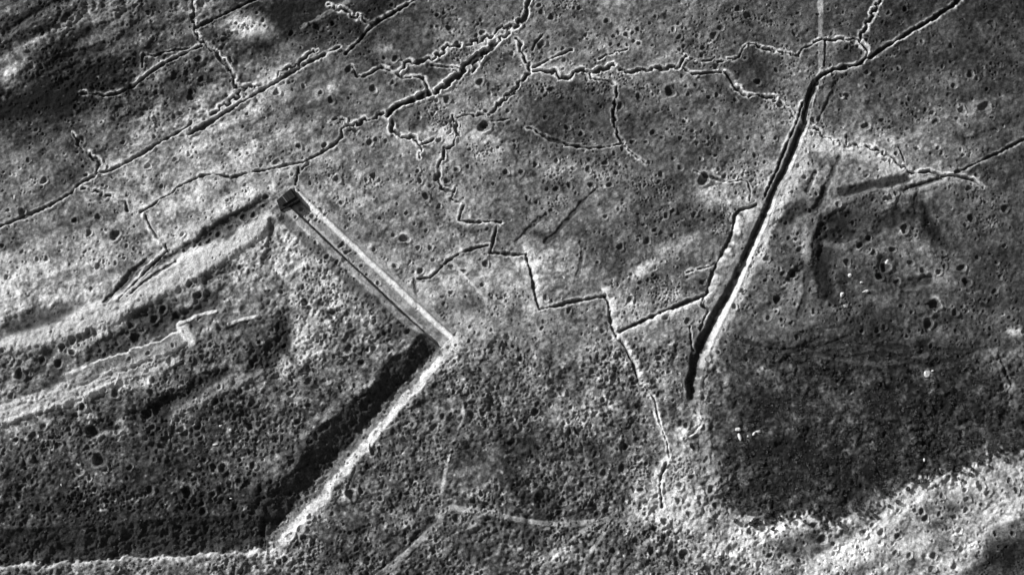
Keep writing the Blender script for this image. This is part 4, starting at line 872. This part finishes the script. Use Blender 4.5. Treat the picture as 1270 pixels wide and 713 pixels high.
# ------------------------------------------------------------------ scrub
def tuft(r, rad, h, n=9):
    """leaf-sized faces filling a small crown"""
    V, F = [], []
    for _ in range(n):
        a = r.uniform(0, 6.283); e = r.uniform(-.1, 1.0); q = r.uniform(.35, 1)
        c = np.array([math.cos(a) * q * rad, math.sin(a) * q * rad, h * (.35 + .65 * e * (1 - .4 * q))])
        s = rad * r.uniform(.3, .6)
        u = np.array([r.gauss(0, 1), r.gauss(0, 1), r.gauss(0, .6)]); u /= np.linalg.norm(u)
        w = np.cross(u, [r.gauss(0, .4), r.gauss(0, .4), 1]); w /= np.linalg.norm(w) + 1e-6
        k = len(V); V += [c - u * s, c + w * s * .7, c + u * s, c - w * s * .7]; F.append((k, k + 1, k + 2, k + 3))
    return V, F
def scrub(name, label, cat, n, where, rmin, rmax, hmax, seed, mat, leaves=8):
    r = random.Random(seed); V, F, SH = [], [], []
    got = 0; t = 0
    while got < n and t < n * 12:
        t += 1
        px = r.uniform(-20, 1290); py = r.uniform(-15, 728)
        w = where(px, py)
        if r.random() > w: continue
        x, y = (float(v) for v in ground(px, py)); z = hgt(x, y)
        rad = r.uniform(rmin, rmax); v, f = tuft(r, rad, rad * r.uniform(.8, hmax), leaves)
        k = len(V); V += [(p[0] + x, p[1] + y, p[2] + z) for p in v]; F += [tuple(i + k for i in q) for q in f]; got += 1; SH += [r.choice((.025, .035, .045, .055, .075)) * r.uniform(.8, 1.2)] * len(v)
    me = bpy.data.meshes.new(name); me.from_pydata(V, [], F); me.materials.append(mat)
    at = me.attributes.new('soil_and_shade', 'FLOAT', 'POINT'); at.data.foreach_set('value', np.array(SH, np.float32))
    o = bpy.data.objects.new(name, me); scene.collection.objects.link(o); o['kind'] = 'stuff'; o['label'] = label; o['category'] = cat
def in_wood(px, py):
    i = min(max(int((ground(px, py)[1] - ys[0]) / STEP), 0), NY - 1); j = min(max(int((ground(px, py)[0] - xs[0]) / STEP), 0), NX - 1)
    c = math.sin(px * .11 + 3 * math.sin(py * .07)) * math.sin(py * .13 + 2 * math.sin(px * .06)) + float(nzx[i, j]) / 16
    return float(wood[i, j]) * (.35 + .65 * (c > -.1))
def in_rough(px, py):
    if py < 430 or (px > 880 and py < 640): return .0
    i = min(max(int((ground(px, py)[1] - ys[0]) / STEP), 0), NY - 1); j = min(max(int((ground(px, py)[0] - xs[0]) / STEP), 0), NX - 1)
    return .15 if tone[i, j] > 120 else .6
scrub('scorched_scrub', 'dense dark scorched scrub covering the lower right ground', 'scrub', 5200, lambda a, b: in_wood(a, b) if a > 870 and b > 420 else 0, .3, .85, 1.0, 11, M_SOIL_AND_SHADE)
scrub('weeds', 'sparse rank weeds on the churned ground', 'weeds', 5000, in_rough, .25, .6, 1.2, 12, M_SOIL_AND_SHADE, 6)

# individual stunted shrubs along the ragged lower edge of the wood
def shrub_mesh(seed):
    r = random.Random(seed); v, f = tuft(r, 1.3, 2.0, 46)
    me = bpy.data.meshes.new('crown'); me.from_pydata([tuple(p) for p in v], [], f); me.materials.append(M_SCRUB); return me
def stem_mesh():
    v = []; f = []
    for k, (z, q) in enumerate(((-.4, .16), (.7, .11), (1.6, .04))):
        v += [(math.cos(t * 1.047) * q, math.sin(t * 1.047) * q, z) for t in range(6)]
        if k: f += [((k - 1) * 6 + t, (k - 1) * 6 + (t + 1) % 6, k * 6 + (t + 1) % 6, k * 6 + t) for t in range(6)]
    me = bpy.data.meshes.new('stem'); me.from_pydata(v, [], f); me.materials.append(M_TWIG); return me
crowns = [shrub_mesh(s) for s in range(4)]; stem = stem_mesh()
r = random.Random(4)
for k in range(46):
    px = 905 + k * 7.8 + r.uniform(-3, 3)
    py = float(np.interp(px, [905, 950, 1000, 1040, 1080, 1110, 1140, 1180, 1210, 1240, 1270], [632, 645, 638, 645, 634, 612, 590, 592, 575, 562, 552])) + r.uniform(-9, 14)
    x, y = (float(v) for v in ground(px, py)); s = r.uniform(.45, .95)
    o = bpy.data.objects.new('shrub', stem); scene.collection.objects.link(o)
    o.location = (x, y, hgt(x, y)); o.scale = (s, s, s * r.uniform(.9, 1.5)); o.rotation_euler = (0, 0, r.uniform(0, 6.28))
    c = bpy.data.objects.new('crown', crowns[k % 4]); scene.collection.objects.link(c); c.parent = o
    tag(o, 'stunted dark shrub on the ragged lower edge of the scorched wood', 'shrub', 'shrubs along the edge of the wood')
print('objects', len(bpy.data.objects))
